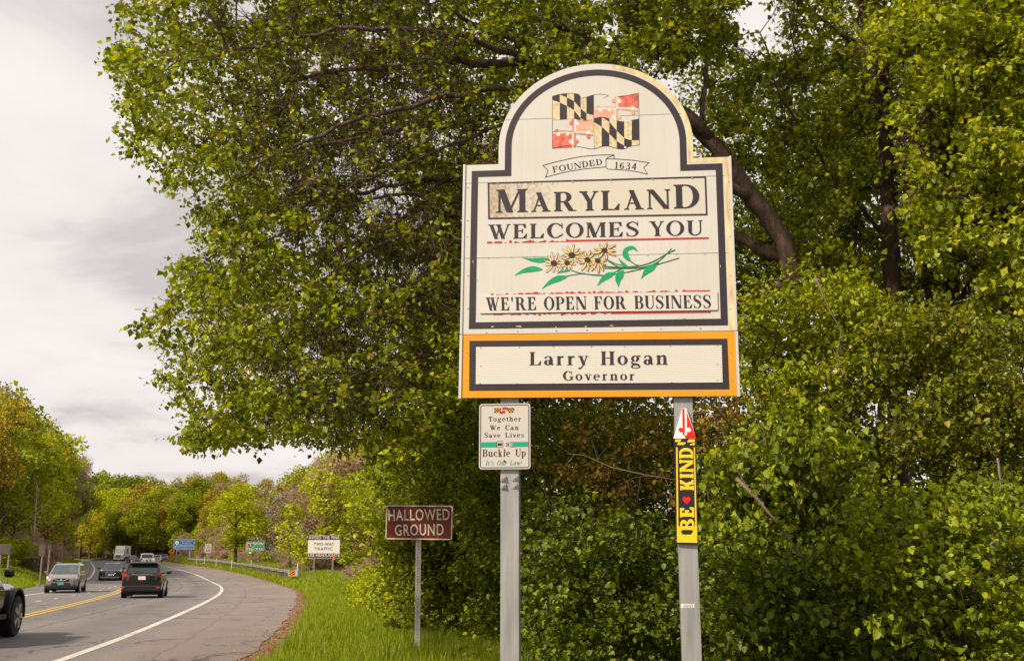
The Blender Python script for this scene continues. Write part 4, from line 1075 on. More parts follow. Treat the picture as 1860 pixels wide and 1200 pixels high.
BB.polys('belt_strap', [[zb(118,692),zb(374,688),zb(374,772),zb(118,775)], [zb(632,688),zb(882,684),zb(882,765),zb(632,768)]], gt, .0045)
def lines(pts, th): 
    o = []
    for a, b_ in zip(pts[:-1], pts[1:]):
        o += [[zb(*p) for p in q] for q in stroke([a, b_], [th, th])]
    return o
BB.polys('buckle', lines([(378,678),(476,678),(476,776),(378,776),(378,678)],7) + lines([(528,700),(608,700),(608,758),(528,758),(528,700)],6) + lines([(608,684),(632,684),(632,774),(608,774),(608,684)],6) + [[zb(392,708),zb(462,706),zb(462,748),zb(392,750)], [zb(546,718),zb(578,717),zb(578,740),zb(546,741)]], M['ink'], .0045)
# small waving state flag: gold and black checks, red centre
gold = mat('gold_paint', (.62,.36,.02), .5)
chk = lambda x, y, s=22: [zb(x,y),zb(x+s,y-5),zb(x+s+4,y+s),zb(x+4,y+s+4)]
gl, bk, rd_ = [], [], []
for i in range(5):
    for j in range(3):
        (gl if (i+j)%2 else bk).append(chk(334+i*22, 138+j*24+abs(i-2)*4)); (bk if (i+j)%2 else gl).append(chk(548+i*22, 142+j*22-abs(i-1)*3+(0 if j<2 else 6)))
rd_ = [[zb(470,130),zb(520,124),zb(565,135),zb(560,165),zb(500,160),zb(465,170)], [zb(420,222),zb(470,185),zb(510,178),zb(515,215),zb(450,235)]]
BB.polys('small_flag_gold', gl, gold, .0045); BB.polys('small_flag_black', bk, M['ink'], .0051); BB.polys('small_flag_red', rd_, M['red'], .0057)
b_ = MB().cyl((sb(*zb(500,995))[0], -.008, sb(*zb(500,995))[1]), (0,1,0), .009, .012, 10).build('bolt', mat('rusty_bolt', (.12,.03,.02), .8), r_)

# ------------------------------------------------------------------ BE KIND board on the right post
zk = Z(1190, 710, 2.45); zt = Z(1210, 730, 8.571)
kp = Plane(pR - pl.N*.034, pl.yaw-.02, -.0135); kp.o.z = at(1247, 987, pR.y-.03).z
kr = signroot('kind_message_board', kp, 'narrow yellow and black BE KIND board with pointed red and white top')
bx = [kp(*zk(93,678)), kp(*zk(190,682)), kp(*zt(470,568)), kp(*zt(118,568))]
MB().prism(bx, -.0, .030).build('board', M['black'], kr)
ap = [kp(*zt(112,562)), kp(*zt(470,568)), kp(*zt(318,108)), kp(*zt(285,88)), kp(*zt(250,105))]
MB().prism(ap, .002, .028).build('pointed_top', M['brightwhite'], kr)
KB = Board(kp, kr)
redb = mat('bright_red_paint', (.72,.008,.008), .4)
def zpoly(z, *pts): return [z(*p) for p in pts]
tri_red = [zpoly(zt,(292,560),(470,566),(440,490),(322,160),(322,400),(322,470),(292,500))]
def zdisc(z, x, y, r, ry=None, n=14): return [z(x+r*math.cos(2*math.pi*i/n), y+(ry or r)*math.sin(2*math.pi*i/n)) for i in range(n)]
KB.polys('red_side', tri_red + [zpoly(zt,(252,110),(284,92),(292,130),(292,500),(262,500),(252,300))] + [zdisc(zt,228,430,36)] + [zdisc(zt,275,490,24)], redb, .0015)
KB.polys('white_lobes', [zpoly(zt,(286,100),(318,115),(322,300),(322,500),(292,510),(292,300))] + [zdisc(zt,350,430,36)] + [zdisc(zt,306,492,22)], M['brightwhite'], .0030)
yel = M['yellow']
KB.polys('yellow_field', [[zk(97,640),zk(104,640),zk(100,250),zk(93,250)],[zk(179,640),zk(186,640),zk(177,250),zk(172,250)],[zk(97,638),zk(186,638),zk(188,674),zk(97,672)],
    *[zpoly(zk,(97,600),(108,600),(118,632),(135,646),(135,650),(97,650))], *[zpoly(zk,(150,646),(165,632),(176,600),(187,600),(187,650),(150,650))]]
    + [zpoly(zt,(140,578),(240,578),(215,620),(140,620)), zpoly(zt,(350,578),(445,578),(445,620),(325,625)), zpoly(zt,(190,625),(310,625),(280,665),(170,665)), zpoly(zt,(360,660),(445,628),(445,668),(380,668))], yel, .0015)
blk = dict(t=.24, h=.15, sf=.05, sh=.13, gap=.07)
KB.text('kind_lettering', layout('KIND', **blk), zk(172,440), zk(168,252), zk(112,440), zk(106,252), yel, .0015)
KB.text('be_lettering', layout('BE', **blk), zk(174,620), zk(174,515), zk(112,620), zk(110,515), yel, .0015)
hc = [(math.copysign(abs(math.sin(t))**3, math.sin(t))*16, 13*math.cos(t)-5*math.cos(2*t)-2*math.cos(3*t)-math.cos(4*t)) for t in np.linspace(0, 2*math.pi, 28, endpoint=False)]
KB.polys('heart', [[zk(140+x*1.12, 484-y*1.25) for x, y in hc]], redb, .0015)
# small white sticker lower on the right post
stp = Plane(pR - pl.N*.001, pl.yaw, 0); stp.o.z = at(1248, 1103, pR.y).z
sr = empty('post_sticker', stp.o, stp.eul); tag(sr, 'tiny white sticker with small black print low on the right post', 'sticker')
plate('sticker_sheet', *stp(1237,1103), *stp(1261,1096), 0, .001, M['brightwhite'], sr)
Board(stp, sr).block('small_print', 'WITH MORE', (1241,1099.3), (1259.5,1099.3), (1241,1096.8), (1259.5,1096.8), M['ink'], .0018, .02)
Board(stp, sr).block('small_print', 'FRIENDS', (1241,1102.4), (1259.5,1102.4), (1241,1100), (1259.5,1100), M['ink'], .0018, .02)

# ------------------------------------------------------------------ brown sign on a perforated post
zh = Z(660, 880, 3.75)
hp = Plane((0,0,0), -.04, -.012); q = at(761, 978, 18.0); hp.o = Vector((q.x, q.y, q.z))
hr = empty('brown_sign', (q.x, q.y+.03, gz(q.x, q.y))); tag(hr, 'brown HALLOWED GROUND sign with cream lettering on a thin perforated post in the grass', 'sign')
class HB(Board):
    def sheet(s, *a):
        o = Board.sheet(s, *a); return adopt(o, s.pl, s.par)
(u0, v0), (u1, v1) = hp(*zh(148,371)), hp(*zh(611,141))
adopt(plate('sign_plate', u0, v0, u1, v1, 0, .003, M['brown'], None, r=.04), hp, hr)
hb = HB(hp, hr); hcream = mat('faded_letter_sheet', (.78,.68,.60), .5)
rring('border_line', hb, u0+.004, v0+.004, u1-.004, v1-.004, .037, .018, hcream, .005)
hb.block('upper_lettering', 'HALLOWED', zh(172,246), zh(588,240), zh(170,168), zh(586,162), hcream, .005, .012, 1.12)
hb.block('lower_lettering', 'GROUND', zh(216,347), zh(547,343), zh(214,270), zh(546,264), hcream, .005, .012, 1.12)
pb = MB(); pw = .034; zb0 = -.3; ztop = v1 + hp.o.z - gz(q.x, q.y) - .05
for sx in (-1, 1):
    pb.box(sx*pw-.010 if sx < 0 else pw-.024, .004, zb0, -pw+.024 if sx < 0 else pw+.010, .008, ztop)
    pb.box(sx*(pw+.011)-.002, .004, zb0, sx*(pw+.011)+.002, .03, ztop)
nh = int((ztop+.3)/.045)
for i in range(nh): pb.box(-pw+.0235, .0045, zb0+i*.045, pw-.0235, .0075, zb0+i*.045+.027)
po = pb.build('perforated_post', M['galv'], hr); po.rotation_euler = (0, R(-.35), -.04)
for v in (-.04, .045):
    pass
for (px_, py_) in (zh(372,170), zh(372,338)):
    u, v = hp(px_, py_); adopt(MB().cyl((u, -.006, v), (0,1,0), .011, .01, 8).build('bolt', M['galv'], None), hp, hr)

# ------------------------------------------------------------------ far signs
def far_sign(name, label, tlpx, brpx, Y, m, posts_px, base_py=None, yaw=0.0, post_m='galv', r=.06, post_w=.09, cat='sign'):
    q = at((tlpx[0]+brpx[0])/2, brpx[1], Y)
    g = gz(q.x, q.y)
    root_ = empty(name, (q.x, q.y, g), (0, 0, yaw)); tag(root_, label, cat)
    p_ = Plane((q.x, q.y, g), yaw, 0)
    (a, b), (c, d) = p_(tlpx[0], brpx[1]), p_(brpx[0], tlpx[1])
    plate('sign_plate', a, b, c, d, 0, .02, m, root_, r=r)
    for x in posts_px:
        u = p_(x, brpx[1])[0]; gg = gz(*(Vector((q.x, q.y)) + Vector((p_.U.x, p_.U.y))*u)) - g
        MB().box(u-post_w/2, .0, gg-.3, u+post_w/2, .09, d-.1).build('post', M[post_m], root_)
    return root_, p_, Board(p_, root_), (a, b, c, d)
W5 = M['white']
sr, sp_, b2, (a, b, c, d) = far_sign('headlight_sign', 'white and black AVOID THE FINE two-way traffic sign on two wooden posts', (558.5,972), (618,1013), 75, M['white'], (570.5,604.5), post_m='wood', r=.05, post_w=.12, yaw=.05)
za = Z(400, 940, 7.154)
b2.polys('black_strip', [[za(1142,235),za(1556,230),za(1556,284),za(1142,286)], [za(1137,460),za(1548,460),za(1548,518),za(1135,516)]], M['ink'], .025)
for nm, tx, l, r2, y, hh, mm, ww, sp3 in [('strip_lettering','AVOID THE FINE',1152,1547,276,38,W5,.03,1.1),('main_lettering','TWO-WAY',1215,1480,360,40,M['ink'],.025,1.15),('main_lettering','TRAFFIC',1228,1460,420,38,M['ink'],.025,1.15),('strip_lettering','USE HEADLIGHTS',1143,1545,503,38,W5,.03,1.0)]:
    b2.block(nm, tx, za(l,y), za(r2,y), za(l,y-hh), za(r2,y-hh-2), mm, ww, .012, sp3)
fb = MB(); u, v = sp_(*za(1478,545)); u2, v2 = sp_(*za(1478,502)); fb.box(u-.07, -.035, v, u+.07, -.002, v2).build('orange_flag', mat('orange_marker', (.75,.12,.03), .6), sr)

sr, sp_, b2, (a, b, c, d) = far_sign('county_welcome_sign', 'green county welcome sign with red round seal behind the guard rail', (446,983), (480.5,1000), 118, M['green'], (454,469.5), post_m='wood', post_w=.13, yaw=.12)
rring('border_line', b2, a+.03, b+.03, c-.03, d-.03, .05, .03, M['white'], .025)
b2.polys('seal', [[za(371+28*math.cos(k/16*2*math.pi), 350+28*math.sin(k/16*2*math.pi)) for k in range(16)]], M['white'], .025)
b2.polys('seal_centre', [[za(371+21*math.cos(k/16*2*math.pi), 350+21*math.sin(k/16*2*math.pi)) for k in range(16)]], mat('seal_red', (.6,.01,.015), .5), .03)
for tx, l, r2, y, hh in [('Welcome',412,562,346,26),('to',478,496,374,14),('Frederick Co',343,556,411,28)]:
    b2.block('lettering', tx, za(l,y), za(r2,y), za(l,y-hh), za(r2,y-hh), M['white'], .025, .03)
b2.polys('small_tab', [[za(370,440),za(405,440),za(405,462),za(370,462)]], M['white'], .025)

zc = Z(180, 940, 7.75)
sr, sp_, b2, (a, b, c, d) = far_sign('speed_limit_sign', 'white SPEED LIMIT 55 sign on a single post behind the guard rail', (371.3,987), (384.3,1003.3), 168, M['white'], (377,), yaw=.15, post_w=.10)
rring('border_line', b2, a+.03, b+.03, c-.03, d-.03, .05, .025, M['ink'], .025)
for tx, l, r2, y, hh, bo in [('SPEED',1495,1572,398,17,.02),('LIMIT',1503,1566,428,19,.02),('55',1500,1566,476,36,.03)]:
    b2.block('lettering', tx, zc(l,y), zc(r2,y), zc(l,y-hh), zc(r2,y-hh), M['ink'], .025, bo)
sr, sp_, b2, (a, b, c, d) = far_sign('blue_memorial_sign', 'large blue memorial highway sign with white emblem on two tall posts at the bend', (314.5,978.5), (353.5,997.3), 222, mat('blue_sheet', (.004,.13,.45), .5), (321,345), yaw=.18, post_w=.22)
rring('border_line', b2, a+.05, b+.05, c-.05, d-.05, .08, .05, M['white'], .025)
b2.polys('emblem', [[zc(1097+26*math.cos(k/16*2*math.pi), 350+32*math.sin(k/16*2*math.pi)) for k in range(16)], [zc(1071+9*math.cos(k/10*2*math.pi), 419+13*math.sin(k/10*2*math.pi)) for k in range(10)]], M['white'], .025)
b2.polys('emblem_centre', [[zc(1100+10*math.cos(k/10*2*math.pi), 350+14*math.sin(k/10*2*math.pi)) for k in range(10)]], gold, .03)
b2.polys('divider_line', [[zc(1060,395),zc(1330,391),zc(1330,396),zc(1060,400)]], M['white'], .025)
for tx, l, r2, y, hh in [('115th Infantry',1140,1322,334,18),('Regiment',1168,1296,362,18),('Memorial Hwy',1132,1320,390,18),('2006 to 29th INFANTRY DIV',1092,1318,428,14)]:
    b2.block('lettering', tx, zc(l,y), zc(r2,y), zc(l,y-hh), zc(r2,y-hh), M['white'], .03, .015)
# yellow diamond with orange plaque
q = at(311.5, 1001.5, 232); g = gz(q.x, q.y)
dr_ = empty('curve_warning_sign', (q.x, q.y, g)); tag(dr_, 'orange-yellow diamond curve warning sign left of the blue sign', 'sign')
hz_ = q.z - g; ow = mat('warning_yellow', (.82,.34,.005), .5); s_ = .72
MB().prism([(0,hz_-s_),(s_,hz_),(0,hz_+s_),(-s_,hz_)], -.05, 0).build('diamond_plate', ow, dr_)
MB().box(-.42,-.05,hz_-1.35,.42,0,hz_-.80).build('speed_plaque', mat('warning_orange', (.75,.16,.01), .5), dr_)
MB().box(-.06,.003,-.3,.06,.08,hz_+.3).build('post', M['galv'], dr_)
V = [(-.05,-.055,hz_-.35),(.08,-.055,hz_-.35),(.08,-.055,hz_-.05),(.25,-.055,hz_+.05),(.1,-.055,hz_+.3),(-.12,-.055,hz_+.1),(-.05,-.055,hz_+.02)]
MB().add(V, [(0,1,2,6),(2,3,5,6),(3,4,5)]).build('arrow', M['ink'], dr_)
# backs of signs on the left side, seen edge on or from behind
backm = mat('sign_back_shaded_grey', (.075,.058,.048), .7, var=.2, vscale=2)  # sheet grey darkened: the shade these backs stand in is put into the colour
for nm, lb, tl, br, Y, ps in [('sign_back', 'dull grey back of a large sign at the left edge of the picture', (-6,987), (20.5,1006), 66, (1,16)), ('sign_back', 'grey back of a narrow upright sign among the bare branches on the left bank', (70,988), (83,1010), 74, (76,)), ('sign_back', 'small pale sign back on a thin post on the left bank', (87.5,988), (92,997), 78, (90,))]:
    far_sign(nm, lb, tl, br, Y, backm, ps, post_m='wood', post_w=.09, yaw=-.1)
q = at(192.5, 1003, 262); g = gz(q.x, q.y); hz_ = q.z-g
dr_ = empty('sign_back', (q.x, q.y, g)); tag(dr_, 'small pale grey diamond sign back beyond the crest left of the truck', 'sign')
MB().prism([(0,hz_-.55),(.55,hz_),(0,hz_+.55),(-.55,hz_)], -.05, 0).build('diamond_plate', M['galv'], dr_); MB().box(-.05,.003,-.3,.05,.06,hz_+.2).build('post', M['galv'], dr_); MB().box(-.3,-.05,hz_-1.2,.3,0,hz_-.7).build('plaque', M['galv'], dr_)
q = at(131, 1018, 120); 
dl = MB().box(-.08,-.03,-.2,.08,.03,1.0).build('marker_post', mat('marker_red', (.5,.035,.02), .6)); dl.location = (q.x, q.y, gz(q.x, q.y)); dl.rotation_euler = (0,R(-12),0)
tag(dl, 'short leaning red marker post in the grass on the left bank', 'marker post')

# ------------------------------------------------------------------ guard rail
gr = empty('guard_rail', (0,0,0))
ys = np.concatenate([np.arange(84, 120, 1.9), np.arange(120, 196, 3.8)])
def rail_x(y): return float(x_right(y)) + 1.55
gr.location = (rail_x(84), 84, gz(rail_x(84), 84)); tag(gr, 'galvanised guard rail curving along the far shoulder', 'guard rail')
secs = [(0,.50),(.05,.53),(.075,.575),(.02,.615),(.02,.635),(.075,.675),(.05,.72),(0,.75)]   # W profile, proud to the road
V, Fc = [], []
for y in ys:
    x = rail_x(y); z = float(prof(y)) + .30 * min(1, .5)
    for a, h_ in secs: V.append((x - a - gr.location.x, y - gr.location.y, gz(x, y) + h_ - gr.location.z))
n = len(secs)
for i in range(len(ys)-1):
    for j in range(n-1): Fc.append((i*n+j, (i+1)*n+j, (i+1)*n+j+1, i*n+j+1))
railm = mat('weathered_galvanised', (.27,.26,.26), .45, metal=.3, var=.15, vscale=1.5)
ro = np_mesh('rail', V, Fc, railm, gr)
md = ro.modifiers.new('s', 'SOLIDIFY'); md.thickness = .01
pmesh = None
for y in ys:
    x = rail_x(y) + .09
    if pmesh is None:
        o = MB().box(-.07,-.1,-.3,.07,.1,.74).box(-.16,-.05,.52,-.075,.05,.73).build('post', M['wood'], gr); pmesh = o.data
    else:
        o = bpy.data.objects.new('post', pmesh); col.objects.link(o); o.parent = gr
    o.location = (x - gr.location.x, y - gr.location.y, gz(x, y) - gr.location.z)
# end terminal box with striped marker
e = MB().box(-.10,-.1,.30,.62,.75,.80).build('end_terminal', mat('terminal_grey', (.42,.41,.40), .5), gr); e.location = (-.12,-.3,0)
zpl = lambda x, y: (x, y)
pm = MB().box(-.14,-.425,.28,.27,-.405,.82).build('marker_plate', mat('marker_orange', (.80,.26,.02), .5), gr)
st = MB()
for k in range(4):
    z0 = .20 + k*.18
    q4 = [(-.14, max(.28, z0)), (.27, z0+.26), (.27, z0+.35), (-.14, z0+.09)]
    q4 = [(x, min(.82, max(.28, z))) for x, z in q4]
    st.add([(x, -.43, z) for x, z in q4], [(0,1,2,3)])
st.build('stripes', M['ink'], gr)
for i, (px_, Y) in enumerate([(541,86),(456.5,118),(421.5,128),(393,146),(371.5,160),(357.5,172)]):
    q = at(px_, 1015, Y); x = q.x
    o = MB().cyl((0,0,.5),(0,0,1),.03,1.4,8).build('delineator_post', M['brightwhite']); o.location = (x, Y, gz(x, Y))
    tag(o, ['white delineator post standing behind the end of the guard rail','white delineator post behind the rail below the green sign','white delineator post behind the rail left of the green sign','white delineator post right of the speed limit sign','white delineator post left of the speed limit sign','white delineator post nearest the blue sign'][i], 'delineator post', 'delineator posts along the guard rail')
# ------------------------------------------------------------------ vehicles (local: +y forward, x right, z up from the road)
def paint_mat(name, rgb, rough=.25, metal=.3): 
    return mat(name, rgb, rough, metal=metal, spec=.5, coat=.6)
def loft(sts, m, name, parent, bevel=.0):
    """sts: (y, half width, z bottom, z shoulder, z top, top width factor)"""
    V, Fc = [], []
    for y, w, zb, zs, zt, tf in sts:
        half = [(w*.93, zb), (w, zb+.16), (w*1.0, (zb+zs)/2+.1), (w*.975, zs), (w*tf, zt-.012), (w*tf*.55, zt)]
        ring_ = [(-x, z) for x, z in half] + [(x, z) for x, z in half[::-1]]
        V += [(x, y, z) for x, z in ring_]
    n = 12
    for i in range(len(sts)-1):
        for j in range(n): Fc.append((i*n+j, i*n+(j+1)%n, (i+1)*n+(j+1)%n, (i+1)*n+j))
    Fc.append(tuple(range(n))[::-1]); Fc.append(tuple((len(sts)-1)*n+k for k in range(n)))
    b = MB(); b.add(V, Fc)
    o = b.build(name, m, parent)
    me = o.data
    import bmesh
    bm = bmesh.new(); bm.from_mesh(me); bmesh.ops.recalc_face_normals(bm, faces=bm.faces); bm.to_mesh(me); bm.free()
    if bevel:
        md = o.modifiers.new('bevel', 'BEVEL'); md.width = bevel; md.segments = 2; md.limit_method = 'ANGLE'; md.angle_limit = R(25)
    me.polygons.foreach_set('use_smooth', [True]*len(me.polygons))
    md = o.modifiers.new('wn', 'WEIGHTED_NORMAL')
    return o
def pane(name, c4, inset, off, m, parent):
    """glass set slightly proud of a four cornered face; inset is (left, bottom, right, top) as fractions"""
    c = [Vector(p) for p in c4]                       # bl, br, tr, tl seen from outside
    def P(u, v): return c[0]*(1-u)*(1-v)+c[1]*u*(1-v)+c[2]*u*v+c[3]*(1-u)*v
    l, b, r_, t = inset
    q = [P(l,b), P(1-r_,b), P(1-r_,1-t), P(l,1-t)]
    nrm = (c[1]-c[0]).cross(c[3]-c[0]).normalized()
    vs = [p + nrm*off for p in q] + [p - nrm*.02 for p in q]
    return MB().add(vs, [(0,1,2,3),(4,7,6,5),(0,4,5,1),(1,5,6,2),(2,6,7,3),(3,7,4,0)]).build(name, m, parent, bevel=0)
def wheel(parent, x, y, r, w, rimm, side):
    o = MB().cyl((0,0,0),(1,0,0), r, w, 28).build('wheel', M['rubber'], parent, bevel=.025)
    o.location = (x, y, r)
    fx = side*(w/2)
    rm = MB().cyl((fx,0,0),(1,0,0), r*.66, .02, 24)
    rm.build('rim', rimm, o)
    hub = MB()
    for k in range(5):
        a = 2*math.pi*k/5
        y1, z1 = math.cos(a), math.sin(a); 
        q = [(y1*r*.12 - z1*r*.07, z1*r*.12 + y1*r*.07), (y1*r*.62 - z1*r*.13, z1*r*.62 + y1*r*.13), (y1*r*.62 + z1*r*.13, z1*r*.62 - y1*r*.13), (y1*r*.12 + z1*r*.07, z1*r*.12 - y1*r*.07)]
        hub.prism_x(q, fx+side*.010, fx+side*.03)
    hub.build('spokes', M['rim'] if rimm is not M['rim'] else M['chrome'], o)
    return o
def arch_disc(parent, x, y, r, side):
    b = MB().cyl((x, y, r*.98), (1,0,0), r*1.17, .02, 24)
    return b.build('wheel_arch', M['black'], parent)
def car(name, label, cat, loc, heading, L=4.6, W=1.82, H=1.68, belt=1.02, hood=1.0, nose=.78, r=.345, paintm=None, kind='suv', glass='glass', rails=True, front_lamp='round', plate_rgb=None, group=None, ws_base=.95, ws_top=.25, rr_top=-1.75, rr_base=-2.15, tail=1.02, clear=.26, rimm=None, flare=0.0, roof_w=.76, xtra=None):
    t = empty(name, loc, (0, 0, heading)); tag(t, label, cat, group)
    w = W/2; hl = L/2; P = paintm
    sts = [(-hl, w*.86, clear+.12, .78, tail-.10, .9), (-hl+.10, w*.96, clear+.04, .86, tail, .92), (-hl+.55, w, clear, .90, belt, .90), (0, w, clear-.03, .90, belt, .90), (ws_base-.05, w, clear, .90, belt, .90),
           (ws_base+.35, w*.985, clear, .86, (belt+hood)/2, .88), (hl-.55, w*.97, clear, .80, hood-.08, .84), (hl-.18, w*.90, clear+.02, nose-.08, nose+.03, .82), (hl-.02, w*.72, clear+.08, nose-.16, nose-.07, .8)]
    loft(sts, P, 'body', t, bevel=.02)
    # lower cladding and bumpers
    lo_m = M['black'] if kind != 'sedan' else P
    MB().box(-w*.985, -hl+.9, clear-.04, w*.985, hl-.9, clear+.08).build('sill', lo_m, t, bevel=.02)
    MB().box(-w*.88, hl-.30, clear-.02, w*.88, hl+.03, clear+.20).build('front_bumper', lo_m, t, bevel=.05)
    MB().box(-w*.93, -hl-.05, clear+.06, w*.93, -hl+.35, clear+.34).build('rear_bumper', P if kind == 'sedan' else lo_m, t, bevel=.05)
    # cabin
    wb = w*.925; wt = w*roof_w; zb = belt-.03; zr = H-.07
    base = [(-wb, rr_base), (wb, rr_base), (wb, ws_base), (-wb, ws_base)]
    top = [(-wt, rr_top), (wt, rr_top), (wt, ws_top), (-wt, ws_top)]
    roof = [(-wt+.14, rr_top+.16), (wt-.14, rr_top+.16), (wt-.14, ws_top-.25), (-wt+.14, ws_top-.25)]
    V = [(x,y,zb) for x,y in base] + [(x,y,zr) for x,y in top] + [(x,y,H) for x,y in roof]
    Fc = [(0,1,2,3)[::-1], (8,9,10,11)]
    for k in range(4):
        k2 = (k+1)%4; Fc += [(k,k2,4+k2,4+k),(4+k,4+k2,8+k2,8+k)]
    MB().add(V, Fc).build('cabin', P, t, bevel=.05)
    G = M[glass]
    b_, t_ = V[:4], V[4:8]
    pane('windshield', (b_[2], b_[3], t_[3], t_[2]), (.06,.06,.06,.05), .012, G, t)
    pane('rear_window', (b_[0], b_[1], t_[1], t_[0]), (.10,.20,.10,.10), .012, M['glass'], t)
    n = 3 if kind == 'suv' else 2
    for s_, (i0, i1) in ((1, (1, 2)), (-1, (3, 0))):
        edges = [(.06,.36),(.38,.64),(.67,.93)] if n == 3 else [(.14,.50),(.53,.92)]
        for a, c in edges:
            l, r2 = (a, 1-c) if s_ > 0 else (1-c, a)
            pane('side_window', (b_[i0], b_[i1], t_[i1], t_[i0]), (l, .10, r2, .13), .010, M['glass'], t)
    # door seams
    for s_ in (-1, 1):
        for yy in (ws_base-.25, (ws_base+rr_base)/2-.05, rr_base+.75):
            MB().box(s_*w-.004, yy-.006, clear+.12, s_*w+.004, yy+.006, .88).build('door_seam', M['black'], t)
        for yy in (ws_base-.95, (ws_base+rr_base)/2-.75):
            MB().box(s_*w-.01, yy-.09, .80, s_*(w)+.012 if s_ > 0 else s_*w+.01, yy+.09, .83).build('door_handle', P, t)
        mr = MB().box(-.11, -.06, -.07, .11, .07, .08).build('mirror', P if kind != 'pickup' else M['black'], t, bevel=.03); mr.location = (s_*(w+.08), ws_base-.18, belt+.08)
        if rails: MB().tube([(s_*(wt-.10), ws_top-.2, H-.01),(s_*(wt-.08), ws_top-.35, H+.045),(s_*(wt-.08), rr_top+.3, H+.045),(s_*(wt-.10), rr_top+.12, H-.01)], .018, 6).build('roof_rail', M['rim'], t)
    wx = w-.11
    for s_ in (-1, 1):
        for yy in (hl-.90, -hl+.92):
            arch_disc(t, s_*(w-.005), yy, r, s_); wheel(t, s_*(wx+.015+flare), yy, r, .23, rimm or M['rim'], s_)
    MB().box(-w*.8, -hl+.5, clear-.1, w*.8, hl-.5, clear+.02).build('underbody', M['black'], t)
    # front
    for s_ in (-1, 1):
        x0 = s_*w*.60
        hb_ = MB().add([(x0-s_*.20, hl-.035, nose-.20),(x0+s_*.22, hl-.20, nose-.19),(x0+s_*.26, hl-.33, nose+.06),(x0-s_*.16, hl-.10, nose-.04),(x0-s_*.20, hl-.3, nose-.20),(x0+s_*.20, hl-.45, nose-.19),(x0+s_*.22, hl-.5, nose+.05),(x0-s_*.16, hl-.3, nose-.04)],
            [(0,1,2,3),(0,4,5,1),(1,5,6,2),(2,6,7,3),(3,7,4,0)]).build('headlight', M['lamp_white'], t)
        MB().cyl((s_*w*.66, hl-.02, clear+.13), (0,1,0), .055, .08, 12).build('fog_light', M['lamp_white'], t)
    if kind == 'sedan':
        q = [(-.34,nose-.08),(.34,nose-.08),(.40,nose-.20),(.20,nose-.44),(-.20,nose-.44),(-.40,nose-.20)]
        MB().prism(q, hl-.04, hl+.015).build('grille', M['black'], t)
        fr = MB()
        for a, c in zip(q, q[1:]+q[:1]): fr.tube([(a[0], hl+.015, a[1]), (c[0], hl+.015, c[1])], .016, 5)
        for k in range(5): fr.box(-.33+.03*k, hl+.012, nose-.14-.06*k, .33-.03*k, hl+.022, nose-.128-.06*k)
        fr.build('grille_frame', M['chrome'], t)
        MB().box(-w*.8, hl-.02, clear+.02, w*.8, hl+.035, clear+.07).build('air_dam_trim', M['chrome'], t)
    else:
        MB().box(-.42, hl-.10, nose-.22, .42, hl-.005, nose-.05).build('grille', M['black'], t, bevel=.02)
        MB().tube([(-.38,hl+.005,nose-.07),(-.16,hl+.012,nose-.17),(.16,hl+.012,nose-.17),(.38,hl+.005,nose-.07)], .02, 6).build('grille_trim', M['chrome'], t)
        MB().cyl((0,hl+.005,nose-.12),(0,1,0),.06,.03,14).build('badge', M['chrome'], t)
        MB().box(-.5, hl-.01, clear+.22, .5, hl+.035, clear+.30).build('lower_intake', M['black'], t)
    pm = mat('plate_tint', plate_rgb, .5) if plate_rgb else M['plate']
    MB().box(-.16, hl+.03, clear+.20, .16, hl+.045, clear+.36).build('license_plate', pm, t)
    # rear
    for s_ in (-1, 1):
        MB().add([(s_*w*.66,-hl-.02,tail-.28),(s_*w*.97,-hl+.14,tail-.26),(s_*w*.97,-hl+.22,tail+.0),(s_*w*.88,-hl+.02,tail+.02),(s_*w*.66,-hl-.01,tail-.06),
                  (s_*w*.66,-hl+.2,tail-.28),(s_*w*.9,-hl+.35,tail-.26),(s_*w*.9,-hl+.4,tail+.0),(s_*w*.8,-hl+.2,tail+.02),(s_*w*.66,-hl+.2,tail-.06)],
                 [(0,1,2,3,4),(0,5,6,1),(1,6,7,2),(2,7,8,3),(3,8,9,4),(4,9,5,0)]).build('taillight', M['lamp_red'], t)
        MB().box(s_*w*.86-.12, -hl-.055, clear+.22, s_*w*.86+.04, -hl-.02, clear+.28).build('reflector', M['lamp_red'], t)
    MB().box(-.30, -hl-.012, tail-.30, .30, -hl+.06, tail-.06).build('plate_recess', M['black'], t, bevel=.01)
    MB().box(-.16, -hl-.025, tail-.27, .16, -hl-.013, tail-.11).build('license_plate', M['plate'], t)
    MB().box(-.46, -hl-.02, tail-.055, .46, -hl+.05, tail-.03).build('tailgate_trim', M['chrome'], t)
    if kind == 'suv':
        MB().box(-wt+.08, rr_top-.24, H-.10, wt-.08, rr_top+.12, H-.04).build('roof_spoiler', P, t, bevel=.02)
        MB().tube([(.0, rr_base-.02, belt+.14),(-.38, rr_base+.06, belt+.20)], .012, 5).build('rear_wiper', M['black'], t)
    if xtra: xtra(t, w, hl)
    return t
def seat_heads(t, glass_y=.1, z=1.15):
    pass
def on_road(px, Y, z_extra=0):
    """world point of the road surface under pixel column px at distance Y"""
    z = float(np.interp(Y, rrows, prof(rrows))) + .006
    d = (px-930)/F
    x = d*(Y*CP + (z-EYE)*SP)
    return Vector((x, Y, z))
def hdg(fn, y, away=True):
    sl = float(fn(y+1)-fn(y-1))/2
    a = math.atan2(-sl, 1.0)
    return a if away else a + math.pi
